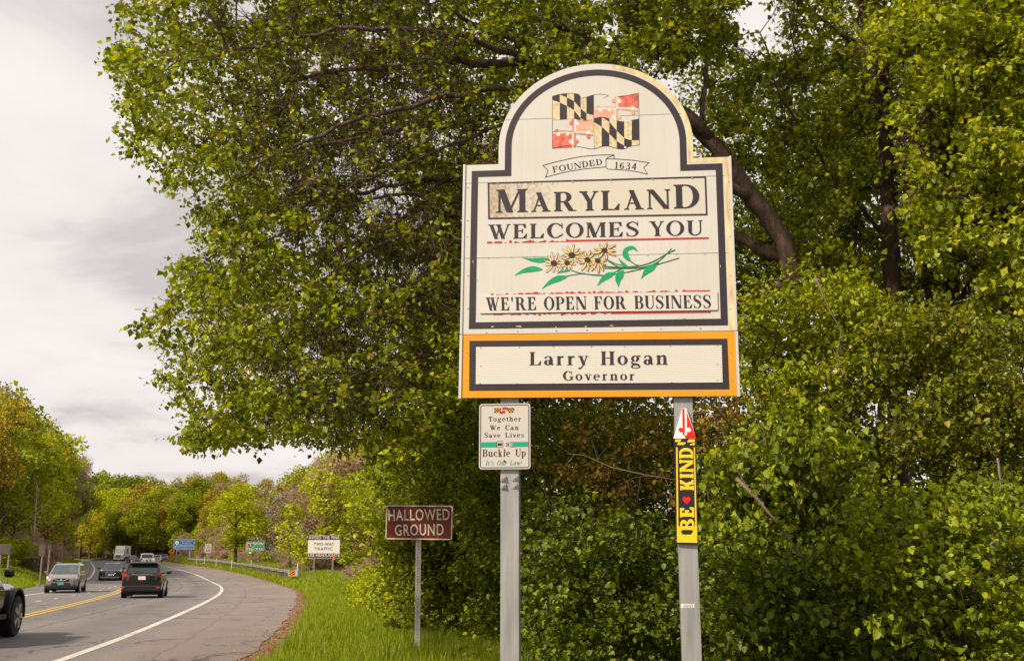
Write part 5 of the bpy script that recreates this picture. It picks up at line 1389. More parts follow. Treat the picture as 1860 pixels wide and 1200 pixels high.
# silver crossover coming towards the camera
p = on_road(119, 62.5)
car('silver_crossover', 'silver crossover coming round the bend on the outer left lane', 'car', p, hdg(x_lwhite, 62)+math.pi-.02, L=4.6, W=1.80, H=1.62, paintm=paint_mat('silver_grey_paint', (.22,.205,.19)), glass='litglass', plate_rgb=(.05,.40,.28), nose=.86, hood=1.04, belt=1.04, group='vehicles on the highway', ws_base=1.15)
p = on_road(202, 94)
car('black_sedan', 'black sedan with broad chrome grille following the silver crossover', 'car', p, hdg(x_lwhite, 94)+math.pi-.03, L=4.9, W=1.88, H=1.46, belt=.93, hood=.93, nose=.80, tail=.98, r=.34, clear=.20, paintm=paint_mat('black_blue_paint', (.012,.014,.022), .15), glass='litglass', kind='sedan', rails=False, group='vehicles on the highway', ws_base=1.0, ws_top=.1, rr_top=-1.1, rr_base=-1.8, roof_w=.70)
# black SUV driving away
p = on_road(263, 51.6)
car('black_suv', 'black SUV seen from behind driving away in the near lane', 'car', p, hdg(x_rwhite, 51)+.02, L=4.6, W=1.80, H=1.66, belt=1.04, hood=1.02, tail=1.12, nose=.82, paintm=paint_mat('glossy_black_paint', (.010,.010,.011), .12), group='vehicles on the highway')
# dark off-road pickup entering at the left edge
def offroad(t, w, hl):
    for s_ in (-1, 1):
        for yy in (hl-.62, -hl+.92):
            MB().tube([(s_*(w+.06), yy-.52, .62),(s_*(w+.06), yy-.36, .88),(s_*(w+.06), yy+.0, .98),(s_*(w+.06), yy+.36, .88),(s_*(w+.06), yy+.50, .66)], .07, 8).build('fender_flare', M['black'], t)
    MB().box(-w*.9, hl-.02, .52, w*.9, hl+.22, .74).build('steel_bumper', M['black'], t, bevel=.04)
    MB().tube([(-w+.1,-.3,1.87),(-w+.1,-2.0,1.87)], .03, 6).build('roof_bar', M['black'], t); MB().tube([(w-.25,-.3,1.90),(w-.25,-1.6,1.90)], .03, 6).build('roof_bar', M['black'], t)
p = on_road(-106, 21.9)
W_ = 1.9
t = empty('dark_offroader', p, (0,0,hdg(x_yellow, 22)-.03)); tag(t, 'dark grey off-road vehicle with knobbly tyres cut by the left edge of the picture', 'off-road vehicle', 'vehicles on the highway')
op = paint_mat('dark_slate_paint', (.030,.032,.037), .25)
w = .93
loft([(-2.3,w*.96,.55,1.0,1.18,.92),(-2.2,w,.52,1.05,1.22,.92),(.55,w,.50,1.05,1.22,.90),(.75,w*.98,.52,1.0,1.16,.84),(1.75,w*.92,.55,.98,1.10,.80),(2.0,w*.84,.58,.92,1.03,.78),(2.06,w*.80,.62,.88,.98,.78)], op, 'body', t, bevel=.03)
V = [(-.86,-2.15,1.19),(.86,-2.15,1.19),(.84,.62,1.19),(-.84,.62,1.19),(-.74,-2.05,1.72),(.74,-2.05,1.72),(.72,.28,1.72),(-.72,.28,1.72),(-.62,-1.9,1.80),(.62,-1.9,1.80),(.60,.1,1.80),(-.60,.1,1.80)]
Fc = [(3,2,1,0),(8,9,10,11)]
for k in range(4): k2 = (k+1)%4; Fc += [(k,k2,4+k2,4+k),(4+k,4+k2,8+k2,8+k)]
MB().add(V, Fc).build('cabin', op, t, bevel=.04)
pane('windshield', (V[2],V[3],V[7],V[6]), (.06,.08,.06,.08), .012, M['litglass'], t)
pane('rear_window', (V[0],V[1],V[5],V[4]), (.1,.2,.1,.1), .012, M['glass'], t)
for (a,c) in ((.04,.33),(.37,.64),(.68,.95)):
    pane('side_window', (V[1],V[2],V[6],V[5]), (a,.1,1-c,.12), .012, M['litglass'], t); pane('side_window', (V[3],V[0],V[4],V[7]), (1-c,.1,a,.12), .012, M['litglass'], t)
for s_ in (-1, 1):
    for yy in (1.38, -1.50):
        fb_ = MB(); arc_ = [(yy+.53*math.cos(R(a)), .44+.53*math.sin(R(a))) for a in range(-8, 189, 14)]
        fb_.add([(x_, y_, z_) for y_, z_ in arc_ for x_ in (s_*.72, s_*.97, s_*1.0)] , [(3*k+q_, 3*k+q_+1, 3*k+q_+4, 3*k+q_+3) for k in range(len(arc_)-1) for q_ in (0, 1)])
        fl_ = fb_.build('fender_flare', M['black'], t, smooth=True); fl_.modifiers.new('s','SOLIDIFY').thickness = .05
        wh = wheel(t, s_*.86, yy, .42, .29, M['darkrim'], s_)
        lug = MB()
        for k in range(26):
            a = 2*math.pi*k/26
            c = Vector((0, math.cos(a)*.42, math.sin(a)*.42))
            for sx in (-.08, .08): lug.cyl(c + Vector((sx + (.02 if k%2 else -.02), 0, 0)), c.normalized(), .035, .03, 4)
        lug.build('tread_lugs', M['rubber'], wh)
    mm = MB().box(-.10,-.07,-.08,.10,.06,.09).build('mirror', M['black'], t, bevel=.05); mm.location = (s_*1.04,.42,1.33)
    MB().cyl((s_*.56,2.06,.86),(0,1,0),.11,.06,16).build('headlight', M['lamp_white'], t)
    MB().box(s_*.75-.08,-2.36,.85,s_*.75+.08,-2.3,1.05).build('taillight', M['lamp_red'], t)
    MB().box(s_*w-.012,-2.1,.985,s_*w+.012,1.6,1.0).build('side_stripe', M['rim'], t)
    MB().box(s_*(w-.01)-.05,-.9,.40,s_*(w-.01)+.05,.75,.50).build('step_bar', M['black'], t)
    MB().tube([(s_*.66,0,1.80),(s_*.66,-.1,1.86),(s_*.66,-1.8,1.86),(s_*.66,-1.9,1.80)], .02, 6).build('roof_rail', M['rim'], t)
MB().box(-.5,2.02,.62,.5,2.09,.96).build('grille', M['black'], t); MB().box(-.85,2.05,.48,.85,2.24,.66).build('front_bumper', M['black'], t, bevel=.03); MB().box(-.85,-2.45,.48,.85,-2.3,.68).build('rear_bumper', M['black'], t, bevel=.03)
MB().box(-.7,-1.9,.38,.7,1.8,.52).build('underbody', M['black'], t)
# dark red car far behind
p = on_road(241, 207)
car('dark_red_car', 'small dark red car just behind the far truck', 'car', p, hdg(x_lwhite, 207)+math.pi+.1, L=4.5, W=1.8, H=1.45, belt=.93, hood=.93, nose=.78, tail=.95, clear=.2, paintm=paint_mat('dark_red_paint', (.14,.015,.02)), glass='litglass', kind='sedan', rails=False, group='vehicles on the highway', rr_top=-1.1, rr_base=-1.8, roof_w=.7)
# white pickup seen from behind
def bed(t, w, hl): pass
p = on_road(264.5, 140)
t = car('white_pickup', 'white pickup truck ahead of the black SUV, tailgate towards the camera', 'pickup', p, hdg(x_rwhite, 140)+.06, L=5.6, W=2.0, H=1.95, belt=1.25, hood=1.22, nose=1.0, tail=1.24, clear=.45, r=.40, paintm=paint_mat('white_vehicle_paint', (.72,.70,.67), .35, 0), kind='pickup', rails=False, group='vehicles on the highway', ws_base=1.3, ws_top=.75, rr_top=-.85, rr_base=-1.0)
# white car and pale blue car further on
p = on_road(283, 206)
car('small_white_car', 'small white car nearly hidden behind the white pickup', 'car', p, hdg(x_rwhite, 206)+.05, L=4.5, W=1.8, H=1.5, paintm=paint_mat('white_vehicle_paint', (.66,.65,.62), .35, 0), group='vehicles on the highway')
p = on_road(295.5, 255)
car('silver_blue_car', 'tiny silver blue car farthest up the road beside the orange diamond sign', 'car', p, hdg(x_rwhite, 255)+.03, L=4.6, W=1.85, H=1.6, paintm=paint_mat('pale_blue_paint', (.22,.29,.36)), group='vehicles on the highway')
# white truck with box trailer facing the camera
p = on_road(217, 292)
t = empty('white_truck', p, (0,0,math.pi+.24)); tag(t, 'white semi truck with box trailer far up the road at the crest', 'truck', 'vehicles on the highway')
tw = paint_mat('truck_white', (.74,.70,.64), .4, 0)
MB().prism_x([(-1.0,.9),(-1.0,3.9),(.2,3.95),(1.0,3.2),(1.35,2.1),(2.9,1.85),(3.3,1.6),(3.35,.75),(2.9,.6),(-.8,.7)], -1.22, 1.22).build('cab', tw, t, bevel=.08)
MB().add([(-1.08,1.30,2.22),(1.08,1.30,2.22),(.98,1.02,3.05),(-.98,1.02,3.05)], [(0,3,2,1)]).build('windshield', M['litglass'], t).modifiers.new('s','SOLIDIFY').thickness = .06
MB().prism([(-.62,.75),(.62,.75),(.58,1.62),(-.58,1.62)], 3.28, 3.40).build('grille', M['galv'], t)
for k in range(5): MB().box(-.56,3.40,.85+.15*k,.56,3.42,.91+.15*k).build('grille_bar', M['black'], t)
MB().box(-1.22,3.2,.40,1.22,3.5,.78).build('front_bumper', tw, t, bevel=.05)
for s_ in (-1, 1):
    MB().box(s_*.92-.22,3.0,1.0,s_*.92+.22,3.38,1.35).build('headlight', M['lamp_white'], t, bevel=.04)
    m_ = MB().box(-.12,-.08,-.45,.12,.08,.45).build('mirror', tw, t); m_.location = (s_*1.55,1.3,2.5)
    MB().box(min(s_*1.22,s_*1.46),1.27,2.45,max(s_*1.22,s_*1.46),1.33,2.51).build('mirror_arm', M['black'], t)
    wheel(t, s_*1.05, 2.3, .50, .30, M['rim'], s_)
    for yy in (-1.6, -2.9, -11.5, -12.8): wheel(t, s_*1.0, yy, .50, .45, M['rim'], s_)
    MB().box(s_*1.225-.005,-.3,2.1,s_*1.225+.005,.8,2.9).build('side_window', M['glass'], t)
MB().box(-1.28,-14.5,1.15,1.28,-1.25,4.12).build('trailer', mat('trailer_white', (.62,.60,.56), .5, var=.05), t, bevel=.04)
MB().box(-1.29,-7.5,2.0,-1.281,-3.5,3.4).build('trailer_marking', mat('trailer_mark', (.10,.14,.12), .5), t)
MB().box(-.5,-14,.7,.5,2.6,1.1).build('chassis', M['black'], t)
# ------------------------------------------------------------------ trees: limbs laid out, twigs grown towards leaf sprays, leaves one by one
def kd_of(P):
    k = kdtree.KDTree(len(P))
    for i, p in enumerate(P): k.insert(p, i)
    k.balance(); return k
def limb_nodes(pts, r0, r1, n):
    """smooth limb through 3-D points with a radius falling from r0 to r1"""
    P = np.array([tuple(p) for p in pts]); m = len(P)
    fs = [curve([(i, P[i, k]) for i in range(m)]) for k in range(3)]
    t = np.linspace(0, m-1, n)
    Q = np.stack([f(t) for f in fs], 1)
    Q[1:-1] += rng.normal(0, 1, Q[1:-1].shape) * (.12 + r0) * (.05 if r0 > .15 else .14)
    rad = r0 + (r1 - r0) * (t/(m-1)) ** .8
    return Q, rad
def leaf_geo(C, D, size, kind=2, fold=.35, width=.42, spin=None):
    """leaf blades: C base points, D direction along the leaf, size lengths"""
    n = len(C)
    D = D / (np.linalg.norm(D, axis=1, keepdims=True) + 1e-9)
    rv_ = rng.normal(0, 1, (n, 3)); rv_[:, 2] *= .35
    S = np.cross(D, np.array([0, 0, 1.0]) + rv_*.55); S /= np.linalg.norm(S, axis=1, keepdims=True) + 1e-9
    N_ = np.cross(S, D)
    L = size[:, None]
    if kind == 2:
        V = np.stack([C, C + D*L*.42 + S*L*width + N_*L*fold*.5, C + D*L, C + D*L*.42 - S*L*width + N_*L*fold*.5], 1)
        i = np.arange(n)[:, None]*4
        return V.reshape(-1, 3), np.concatenate([i+np.array([[0,1,2]]), i+np.array([[0,2,3]])], 0)
    V = np.stack([C, C + D*L*.25 + S*L*width*.95 + N_*L*fold*.4, C + D*L*.68 + S*L*width*.72 + N_*L*fold*.25, C + D*L - N_*L*.12, C + D*L*.68 - S*L*width*.72 + N_*L*fold*.25, C + D*L*.25 - S*L*width*.95 + N_*L*fold*.4], 1)
    i = np.arange(n)[:, None]*6
    return V.reshape(-1, 3), np.concatenate([i+np.array([[0,1,2]]), i+np.array([[0,2,3]]), i+np.array([[0,3,4]]), i+np.array([[0,4,5]])], 0)
def prisms(A, Bp, ra, rb, k=3):
    """many thin tapered segments at once"""
    n = len(A); D = Bp - A; D /= np.linalg.norm(D, axis=1, keepdims=True) + 1e-9
    ref = np.where(np.abs(D[:, 2:3]) > .9, np.array([[1., 0, 0]]), np.array([[0, 0, 1.]]))
    X = np.cross(D, ref); X /= np.linalg.norm(X, axis=1, keepdims=True) + 1e-9; Y_ = np.cross(D, X)
    V = np.zeros((n, 2*k, 3))
    for j in range(k):
        a = 2*math.pi*j/k; o = X*math.cos(a) + Y_*math.sin(a)
        V[:, j] = A + o*ra[:, None]; V[:, k+j] = Bp + o*rb[:, None]
    i = np.arange(n)[:, None]*2*k
    Fq = np.concatenate([i + np.array([[j, (j+1)%k, k+(j+1)%k, k+j]]) for j in range(k)], 0)
    return V.reshape(-1, 3), Fq
def plant(name, label, cat, limbs, sprays, leafm, leaf=.06, per=22, spread=.16, barkm=None, twigm=None, kind=2, group=None, droop=.25, base=None, reach=.9, nodeleaf=5, vary=.36, upb=.0, seglen=.28, thin=None, bare=0):
    """limbs: [(points, r0, r1)], first is the trunk; sprays: (n,3) points where leaf sprays sit; returns root"""
    barkm = barkm or M['bark']; twigm = twigm or M['twig']
    if base is None: base = limbs[0][0][0]
    rt = empty(name, tuple(base)); tag(rt, label, cat, group); o3 = np.array(tuple(base))
    nodes, par, rad0 = [], [], []
    for li, (pts, r0, r1) in enumerate(limbs):
        n = max(6, int(sum((Vector(b)-Vector(a)).length for a, b in zip(pts[:-1], pts[1:]))/.25))
        Q, rr = limb_nodes(pts, r0, r1, n)
        MB().tube([q - o3 for q in Q], list(rr), 10 if r0 > .05 else 6).build('trunk' if li == 0 else 'limb', barkm, rt, smooth=True)
        nodes += [tuple(q) for q in Q]; par += [-1]*n; rad0 += list(rr)
    sk = kd_of([Vector(p) for p in nodes])
    dist = np.array([sk.find(Vector(p))[2] for p in sprays])
    order = np.argsort(dist)
    N = [Vector(p) for p in nodes]; used = np.zeros(len(sprays)*6+len(N)+10)
    kd = sk; recent = []; tips = []
    for c, oi in enumerate(order):
        p = Vector(sprays[oi])
        q, i, dd = kd.find(p)
        if recent:
            for j in recent:
                e_ = (N[j]-p).length
                if e_ < dd: dd, i = e_, j
        m = max(2, int(dd/seglen)); a = N[i]
        prev = i
        sag = -dd*.10*random.uniform(-.4, 1.3)
        for s_ in range(1, m+1):
            t_ = s_/m
            w_ = a.lerp(p, t_) + Vector((random.gauss(0,.03), random.gauss(0,.03), sag*math.sin(math.pi*t_) + random.gauss(0,.03))) * (1 if s_ < m else 0)
            N.append(w_); par.append(prev); prev = len(N)-1; recent.append(prev)
        tips.append(prev)
        if len(recent) > 160: kd = kd_of(N); recent = []
    n = len(N); r = np.full(n, 0.0); n0 = len(rad0)
    tips_set = np.zeros(n, bool); tips_set[tips] = True
    r2 = np.zeros(n)
    par_a = np.array(par)
    for i in range(n-1, n0-1, -1):
        if r2[i] == 0: r2[i] = .0042**2.3
        if par_a[i] >= n0: r2[par_a[i]] += r2[i]
    r = r2 ** (1/2.3)
    P = np.array([tuple(v) for v in N])
    idx = np.arange(n0, n)
    pa = par_a[idx]
    ra = np.where(pa >= n0, r[np.maximum(pa, 0)], r[idx]*1.15); ra = np.minimum(ra, r[idx]*1.9)
    V, Fq = prisms(P[pa]-o3, P[idx]-o3, ra, r[idx])
    tag(np_mesh('branches', V, Fq, twigm, rt), kind='stuff')
    if bare:
        ok_ = np.where((r[idx] > .011) | ((thin(P[idx]) < .85) if thin is not None else False))[0]; k_ = ok_[rng.integers(0, len(ok_), bare)]; a_ = P[idx[k_]]; dir_ = P[idx[k_]]-P[pa[k_]]; dir_ /= np.linalg.norm(dir_, axis=1, keepdims=True)+1e-9
        d2_ = dir_*.7 + rng.normal(0, .55, a_.shape) + np.array([-.25, 0, -.05]); d2_ /= np.linalg.norm(d2_, axis=1, keepdims=True); L_ = rng.uniform(.2, .6, (bare,1))
        mid_ = a_ + d2_*L_*.5 + rng.normal(0, .03, a_.shape); e2_ = a_ + d2_*L_ + np.array([0,0,-.06])*L_
        V1, F1 = prisms(a_-o3, mid_-o3, np.full(bare,.0065), np.full(bare,.0045)); V2, F2 = prisms(mid_-o3, e2_-o3, np.full(bare,.0045), np.full(bare,.0028))
        tag(np_mesh('side_twigs', np.concatenate([V1,V2]), np.concatenate([F1, F2+len(V1)]), twigm, rt), kind='stuff')
    # leaves around tips and along the outer twigs
    T = P[tips]; Dt = T - P[par_a[tips]]; Dt /= np.linalg.norm(Dt, axis=1, keepdims=True)+1e-9
    n_per = rng.poisson(per, len(T))*1.0
    if thin is not None: n_per = n_per * thin(T)
    n_per = np.clip(n_per, 2, None).astype(int)
    C = np.repeat(T, n_per, 0); Db = np.repeat(Dt, n_per, 0)
    k = len(C)
    off = rng.normal(0, 1, (k, 3)) * np.array([1, 1, .62]) * spread * (.45 + .55*rng.uniform(0, 1, (k, 1)))
    C = C + off - Db * rng.uniform(0, spread*1.2, (k, 1))
    outer = idx[r[idx] < .0095]
    if thin is not None: outer = outer[rng.uniform(0, 1, len(outer)) < thin(P[outer])]
    C2 = np.repeat(P[outer], nodeleaf, 0); C2 = C2 + rng.normal(0, spread*.45, C2.shape)
    C = np.concatenate([C, C2]); Db = np.concatenate([Db, np.repeat(P[outer]-P[par_a[outer]], nodeleaf, 0)*3])
    k = len(C)
    D = rng.normal(0, 1, (k, 3))*.8 + Db*.6 + np.array([0, 0, -droop*2.2]) + np.array([0,0,upb])
    sz = leaf * np.clip(np.exp(rng.normal(0, vary, k)), .45, 1.55)
    V, Ft = leaf_geo(C - o3, D, sz, kind)
    tag(np_mesh('crown', V, Ft, leafm, rt), kind='stuff')
    return rt, k
def in_poly(px, py, poly):
    c = np.zeros(len(px), bool); n = len(poly); j = n-1
    for i in range(n):
        xi, yi = poly[i]; xj, yj = poly[j]
        c ^= ((yi > py) != (yj > py)) & (px < (xj-xi)*(py-yi)/(yj-yi+1e-9)+xi); j = i
    return c
def at_many(px, py, Y):
    x = (px-930)/F; y = -(py-600)/F
    ry = CP - y*SP; rz = SP + y*CP; k = Y/ry
    return np.stack([x*k, Y, EYE + rz*k], 1)
def cloud(poly, d0, d1, n, clump_=.0, holes=None):
    """spray points filling a measured outline between two distances, clustered in boughs"""
    poly = [(float(a), float(b)) for a, b in poly]
    xs, ys = [a for a, b in poly], [b for a, b in poly]
    out = []
    tot = 0
    while tot < n:
        px = rng.uniform(min(xs), max(xs), 4000); py = rng.uniform(min(ys), max(ys), 4000)
        ok = in_poly(px, py, poly)
        if holes is not None: ok &= rng.uniform(0, 1, 4000) < holes(px, py)
        px, py = px[ok], py[ok]
        Y = rng.uniform(d0, d1, len(px))
        P = at_many(px, py, Y)
        # boughs: keep points where a slow 3-D wave is high
        if clump_:
            f_ = np.sin(P[:,0]*1.9+P[:,2]*1.1+2)*np.sin(P[:,1]*1.9-P[:,2]*2.1)*.9+np.sin((P[:,2]-P[:,0]*.28+np.sin(P[:,1]*.9)*.4)*5.2)*.9
            P = P[rng.uniform(0, 1, len(P)) < 1/(1+np.exp(-clump_*(f_+.25)))]
        P = P[P[:,2] > np.array([gz(a, b)+.1 for a, b in P[:, :2]])] if len(P) else P
        out.append(P); tot += len(P)
    return np.concatenate(out)[:n]
def A3(px, py, Y): return at(px, py, Y)
nleaf = 0
def go(*a, **k):
    global nleaf
    r_, c = plant(*a, **k); nleaf += c; return r_

# the big spreading tree: leaning trunk behind the sign, boughs sweeping left over the road side
bx_, by_ = at(1500, 900, 16.2).x, 16.2
g0 = Vector((bx_, by_, gz(bx_, by_)-.2))
T1 = [([g0, A3(1470,740,16), A3(1432,470,15.8), A3(1360,350,15.6), A3(1262,226,15.4), A3(1130,130,15.2)], .185, .11),
      ([A3(1290,250,15.4), A3(1080,110,14.6), A3(960,112,14.2), A3(800,118,14.0), A3(690,122,14), A3(560,140,14.2), A3(430,190,14.5)], .095, .018),
      ([A3(1130,130,15.2), A3(1010,40,15.5), A3(800,-20,16), A3(620,-60,16.5), A3(420,-60,17)], .10, .02),
      ([A3(1060,100,15.2), A3(900,60,15), A3(780,10,14.6), A3(660,-10,14)], .06, .02),
      ([A3(1432,470,15.8), A3(1250,400,16.5), A3(1000,330,17), A3(820,322,17), A3(640,350,17), A3(480,400,16.8)], .10, .018),
      ([A3(1440,520,15.8), A3(1250,560,16.6), A3(1000,560,17.2), A3(780,545,17.2), A3(600,560,17), A3(420,620,17)], .09, .016),
      ([A3(1370,360,15.6), A3(1150,240,14.8), A3(950,215,14.2), A3(780,230,13.8), A3(600,260,13.6), A3(400,300,13.6)], .08, .014),
      ([A3(1460,640,16), A3(1280,700,17), A3(1050,720,18), A3(820,700,18), A3(640,710,18), A3(470,740,17.6)], .075, .014),
      ([A3(1270,228,15.4), A3(1290,60,16), A3(1330,-150,16.5), A3(1300,-420,17)], .05, .015),
      ([A3(1130,130,15.2), A3(1000,150,13.8), A3(860,170,13.2), A3(700,200,13), A3(560,250,12.9), A3(420,330,13)], .07, .012),
      ([A3(960,112,14.2), A3(820,60,13.4), A3(660,50,13), A3(500,80,13), A3(340,110,13.2)], .055, .012),
      ([A3(1000,330,17), A3(860,380,15), A3(700,440,13.6), A3(560,520,13.2), A3(430,590,13.2)], .05, .010),
      ([A3(860,380,15), A3(740,350,13.8), A3(620,380,13.3), A3(500,430,13.2), A3(400,470,13.4)], .035, .010),
      ([A3(1050,720,18), A3(900,640,15.5), A3(760,650,14), A3(620,690,13.4), A3(480,730,13.4), A3(380,760,13.6)], .045, .010),
      ([A3(950,215,14.2), A3(820,260,13.4), A3(700,310,13), A3(600,350,13)], .035, .010),
      ([A3(820,322,17), A3(700,420,16.4), A3(560,470,16), A3(420,490,16)], .04, .01)]
polyT1 = [(232,-260),(215,60),(188,105),(232,190),(190,262),(275,300),(282,345),(350,338),(352,430),(300,520),(248,600),(300,640),(282,700),(345,770),(320,800),(440,838),(560,800),(640,830),(740,850),(800,760),(900,700),(1000,560),(1040,300),(1180,170),(1350,-60),(1345,-320),(900,-420),(400,-400)]
def hol1(px, py):   # twiggy, thinner inner part
    h = np.ones(len(px))
    h *= 1 - .40*np.exp(-(((px-640)/230)**2 + ((py-330)/200)**2))
    h *= 1 - .3*np.exp(-(((px-820)/160)**2 + ((py-420)/160)**2))
    return h
def thinner(P):   # the shaded inside of the crown, round the boughs, carries few leaves
    c1, c2 = np.array([-2.3, 15., 8.0]), np.array([-1.0, 15.5, 6.2])
    g = np.exp(-(((P-c1)/np.array([1.7, 3.5, 1.3]))**2).sum(1)) + .8*np.exp(-(((P-c2)/np.array([1.6, 3.5, 1.1]))**2).sum(1)) + .5*np.exp(-(((P-np.array([-2.6,16,4.4]))/np.array([1.6, 3.5, .8]))**2).sum(1))
    return np.clip(1 - .6*g, .35, 1)
S1 = cloud(polyT1, 12.4, 18.8, 4700, 2.2, hol1)
S1b = cloud([(430,60),(700,-100),(1050,0),(1000,600),(880,760),(640,820),(420,790),(360,600),(400,300)], 17.5, 22, 2100, .8)
S1c = cloud([(1120,-120),(1340,-100),(1345,0),(1290,90),(1235,120),(1170,100),(1120,90)], 14.6, 18.5, 330, .3)
S1 = np.concatenate([S1, S1b, S1c])
go('spreading_tree', 'large leaning tree behind the sign whose boughs sweep left above the roadside', 'tree', T1, S1, LM['main'], leaf=.074, per=23, spread=.14, droop=.35, nodeleaf=3, thin=thinner, bare=16000)
# straight dark trunk right of the sign
bx_, by_ = at(1625, 900, 17).x, 17
g0 = Vector((bx_, by_, gz(bx_, by_)-.2))
T2 = [([g0, A3(1622,560,17), A3(1614,380,17), A3(1604,180,17), A3(1575,60,17), A3(1560,-120,17), A3(1540,-400,17.2)], .175, .07),
      ([A3(1604,180,17), A3(1625,90,16.8), A3(1680,-20,16.4), A3(1760,-180,16)], .05, .02),
      ([A3(1616,440,17), A3(1500,300,16.2), A3(1420,180,15.6), A3(1380,60,15.2)], .04, .012),
      ([A3(1612,320,17), A3(1700,240,16), A3(1800,180,15.2), A3(1900,150,15)], .04, .012),
      ([A3(1590,100,17), A3(1480,20,17), A3(1420,-120,17)], .045, .015)]
polyT2 = [(1255,30),(1290,20),(1330,50),(1352,95),(1425,105),(1430,40),(1415,-20),(1420,-300),(1900,-350),(1920,520),(1700,520),(1500,560),(1380,420),(1290,260)]
trunk_gap = lambda px, py: 1 - .88*((np.abs(px-1612) < 42) & (py > 110) & (py < 560)) - .8*((np.abs(px-1730) < 55) & (py > 460) & (py < 620))
S2 = np.concatenate([cloud(polyT2, 15, 17, 1000, 1.2, lambda px, py: trunk_gap(px, py)*np.where(np.abs(px - np.interp(py, [210,300,360,470], [1260,1330,1375,1435])) < 45, .25, 1)*(1 - .55*np.exp(-(((px-1470)/110)**2+((py-330)/130)**2)))), cloud(polyT2, 17.3, 20.5, 1500, 1.0)])
go('tall_tree', 'tall tree with straight dark trunk right of the welcome sign', 'tree', T2, S2, LM['main'], leaf=.088, per=18, spread=.15, droop=.35, nodeleaf=3, bare=5000)
# many stemmed tree at the right edge
bx_, by_ = at(1735, 900, 18).x, 18
g0 = Vector((bx_, by_, gz(bx_, by_)-.2))
T3 = [([g0, A3(1730,560,18), A3(1742,420,18), A3(1760,200,18), A3(1788,40,18), A3(1770,-150,18)], .16, .07),
      ([A3(1735,640,18), A3(1690,540,17.5), A3(1680,470,17.5), A3(1640,300,17.6)], .10, .03),
      ([A3(1733,600,18), A3(1770,500,17.8), A3(1810,420,17.6), A3(1850,250,17.5)], .10, .03),
      ([A3(1742,420,18), A3(1680,300,17), A3(1620,240,16.6)], .06, .02),
      ([A3(1790,60,18), A3(1740,10,18), A3(1700,-60,18)], .05, .03),
      ([A3(1790,640,17.5), A3(1830,520,17), A3(1860,380,16.5)], .08, .04)]
polyT3 = [(1560,60),(1700,-40),(1720,-300),(2000,-350),(2050,500),(1900,640),(1760,560),(1700,480),(1620,430),(1580,330)]
S3 = cloud(polyT3, 13.2, 17.2, 2100, 1.5, trunk_gap)
go('many_stemmed_tree', 'multi-stemmed tree with yellow-green leaves at the right edge', 'tree', T3, S3, LM['right'], leaf=.088, per=18, spread=.15, droop=.4, nodeleaf=3, bare=4000)

# understory shrubs and saplings
def shrub(name, label, poly, d0, d1, n, m, leaf=.065, per=18, kind=4, stems=4, spread=.15, cat='shrub', twigm=None, cl=2.6, droop=.3, basepx=None):
    S = cloud(poly, d0, d1, n, cl)
    S = S + rng.normal(0, .16, S.shape) + (rng.uniform(0,1,(len(S),1)) < .06)*rng.normal(0, .35, S.shape)
    S = S[S[:,2] > .15]
    c = S.mean(0); 
    bx0 = c[0]; by0 = (d0+d1)/2
    base_ = Vector((bx0, by0, gz(bx0, by0)-.15))
    limbs = []
    zt_ = np.percentile(S[:,2], 80); 
    for k in range(stems):
        tgt = S[rng.integers(len(S))]
        tp = Vector((tgt[0], tgt[1], max(tgt[2], base_.z+.5)))
        b0 = base_ + Vector((random.uniform(-.25,.25), random.uniform(-.2,.2), 0))
        mid = b0.lerp(tp, .5) + Vector((random.uniform(-.15,.15), random.uniform(-.15,.15), .25))
        limbs.append(([b0, mid, tp], .035 if k else .045, .008))
    return go(name, label, cat, limbs, S, m, leaf=leaf, per=per, spread=spread, kind=kind, twigm=twigm, droop=droop, base=base_, nodeleaf=3)
Lr, Ls, Lb, Lu = LM['right'], LM['shrub'], LM['back'], LM['russet']
shrub('leafy_shrub', 'bright leafy shrub just right of the sign at the height of its lower panel', [(1345,540),(1420,530),(1560,500),(1620,560),(1600,700),(1480,780),(1360,720)], 13.4, 15.6, 620, Lr, cat='shrub')
shrub('leafy_shrub', 'dense shrub of drooping green leaves below the many-stemmed tree', [(1580,600),(1700,560),(1900,600),(1950,900),(1760,900),(1620,820)], 12.6, 15.2, 820, LM['shrub_olive'], leaf=.062, cl=3.4)
shrub('leafy_shrub', 'broad-leaved shrub right of the BE KIND board', [(1290,830),(1400,760),(1540,800),(1600,900),(1560,1020),(1400,1060),(1290,1000)], 12.2, 14.4, 540, Ls, leaf=.078, cl=3.4, droop=.6)
shrub('leafy_shrub', 'low leafy shrub at the foot of the right post', [(1275,1010),(1400,1000),(1560,1060),(1600,1300),(1280,1300)], 11.2, 13.6, 430, LM['shrub_dark'], leaf=.066, cl=3.2)
shrub('leafy_shrub', 'shrub with large pale leaves in the lower right corner', [(1560,880),(1700,860),(1900,900),(1950,1300),(1600,1300),(1560,1080)], 10.8, 14, 820, Ls, leaf=.07, cl=3.6)
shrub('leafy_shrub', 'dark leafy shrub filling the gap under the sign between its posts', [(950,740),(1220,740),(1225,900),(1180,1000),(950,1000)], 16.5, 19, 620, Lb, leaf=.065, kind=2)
shrub('leafy_shrub', 'green shrub low between the two posts of the sign', [(950,960),(1100,930),(1230,960),(1240,1300),(950,1300)], 12.8, 15.7, 560, LM['shrub_dark'], leaf=.066, cl=3.4)
shrub('leafy_shrub', 'mid-green shrub right of the brown sign against the left post', [(835,880),(905,820),(960,900),(960,1220),(900,1260),(870,1200),(860,1020)], 18.6, 21, 620, Ls, leaf=.070)
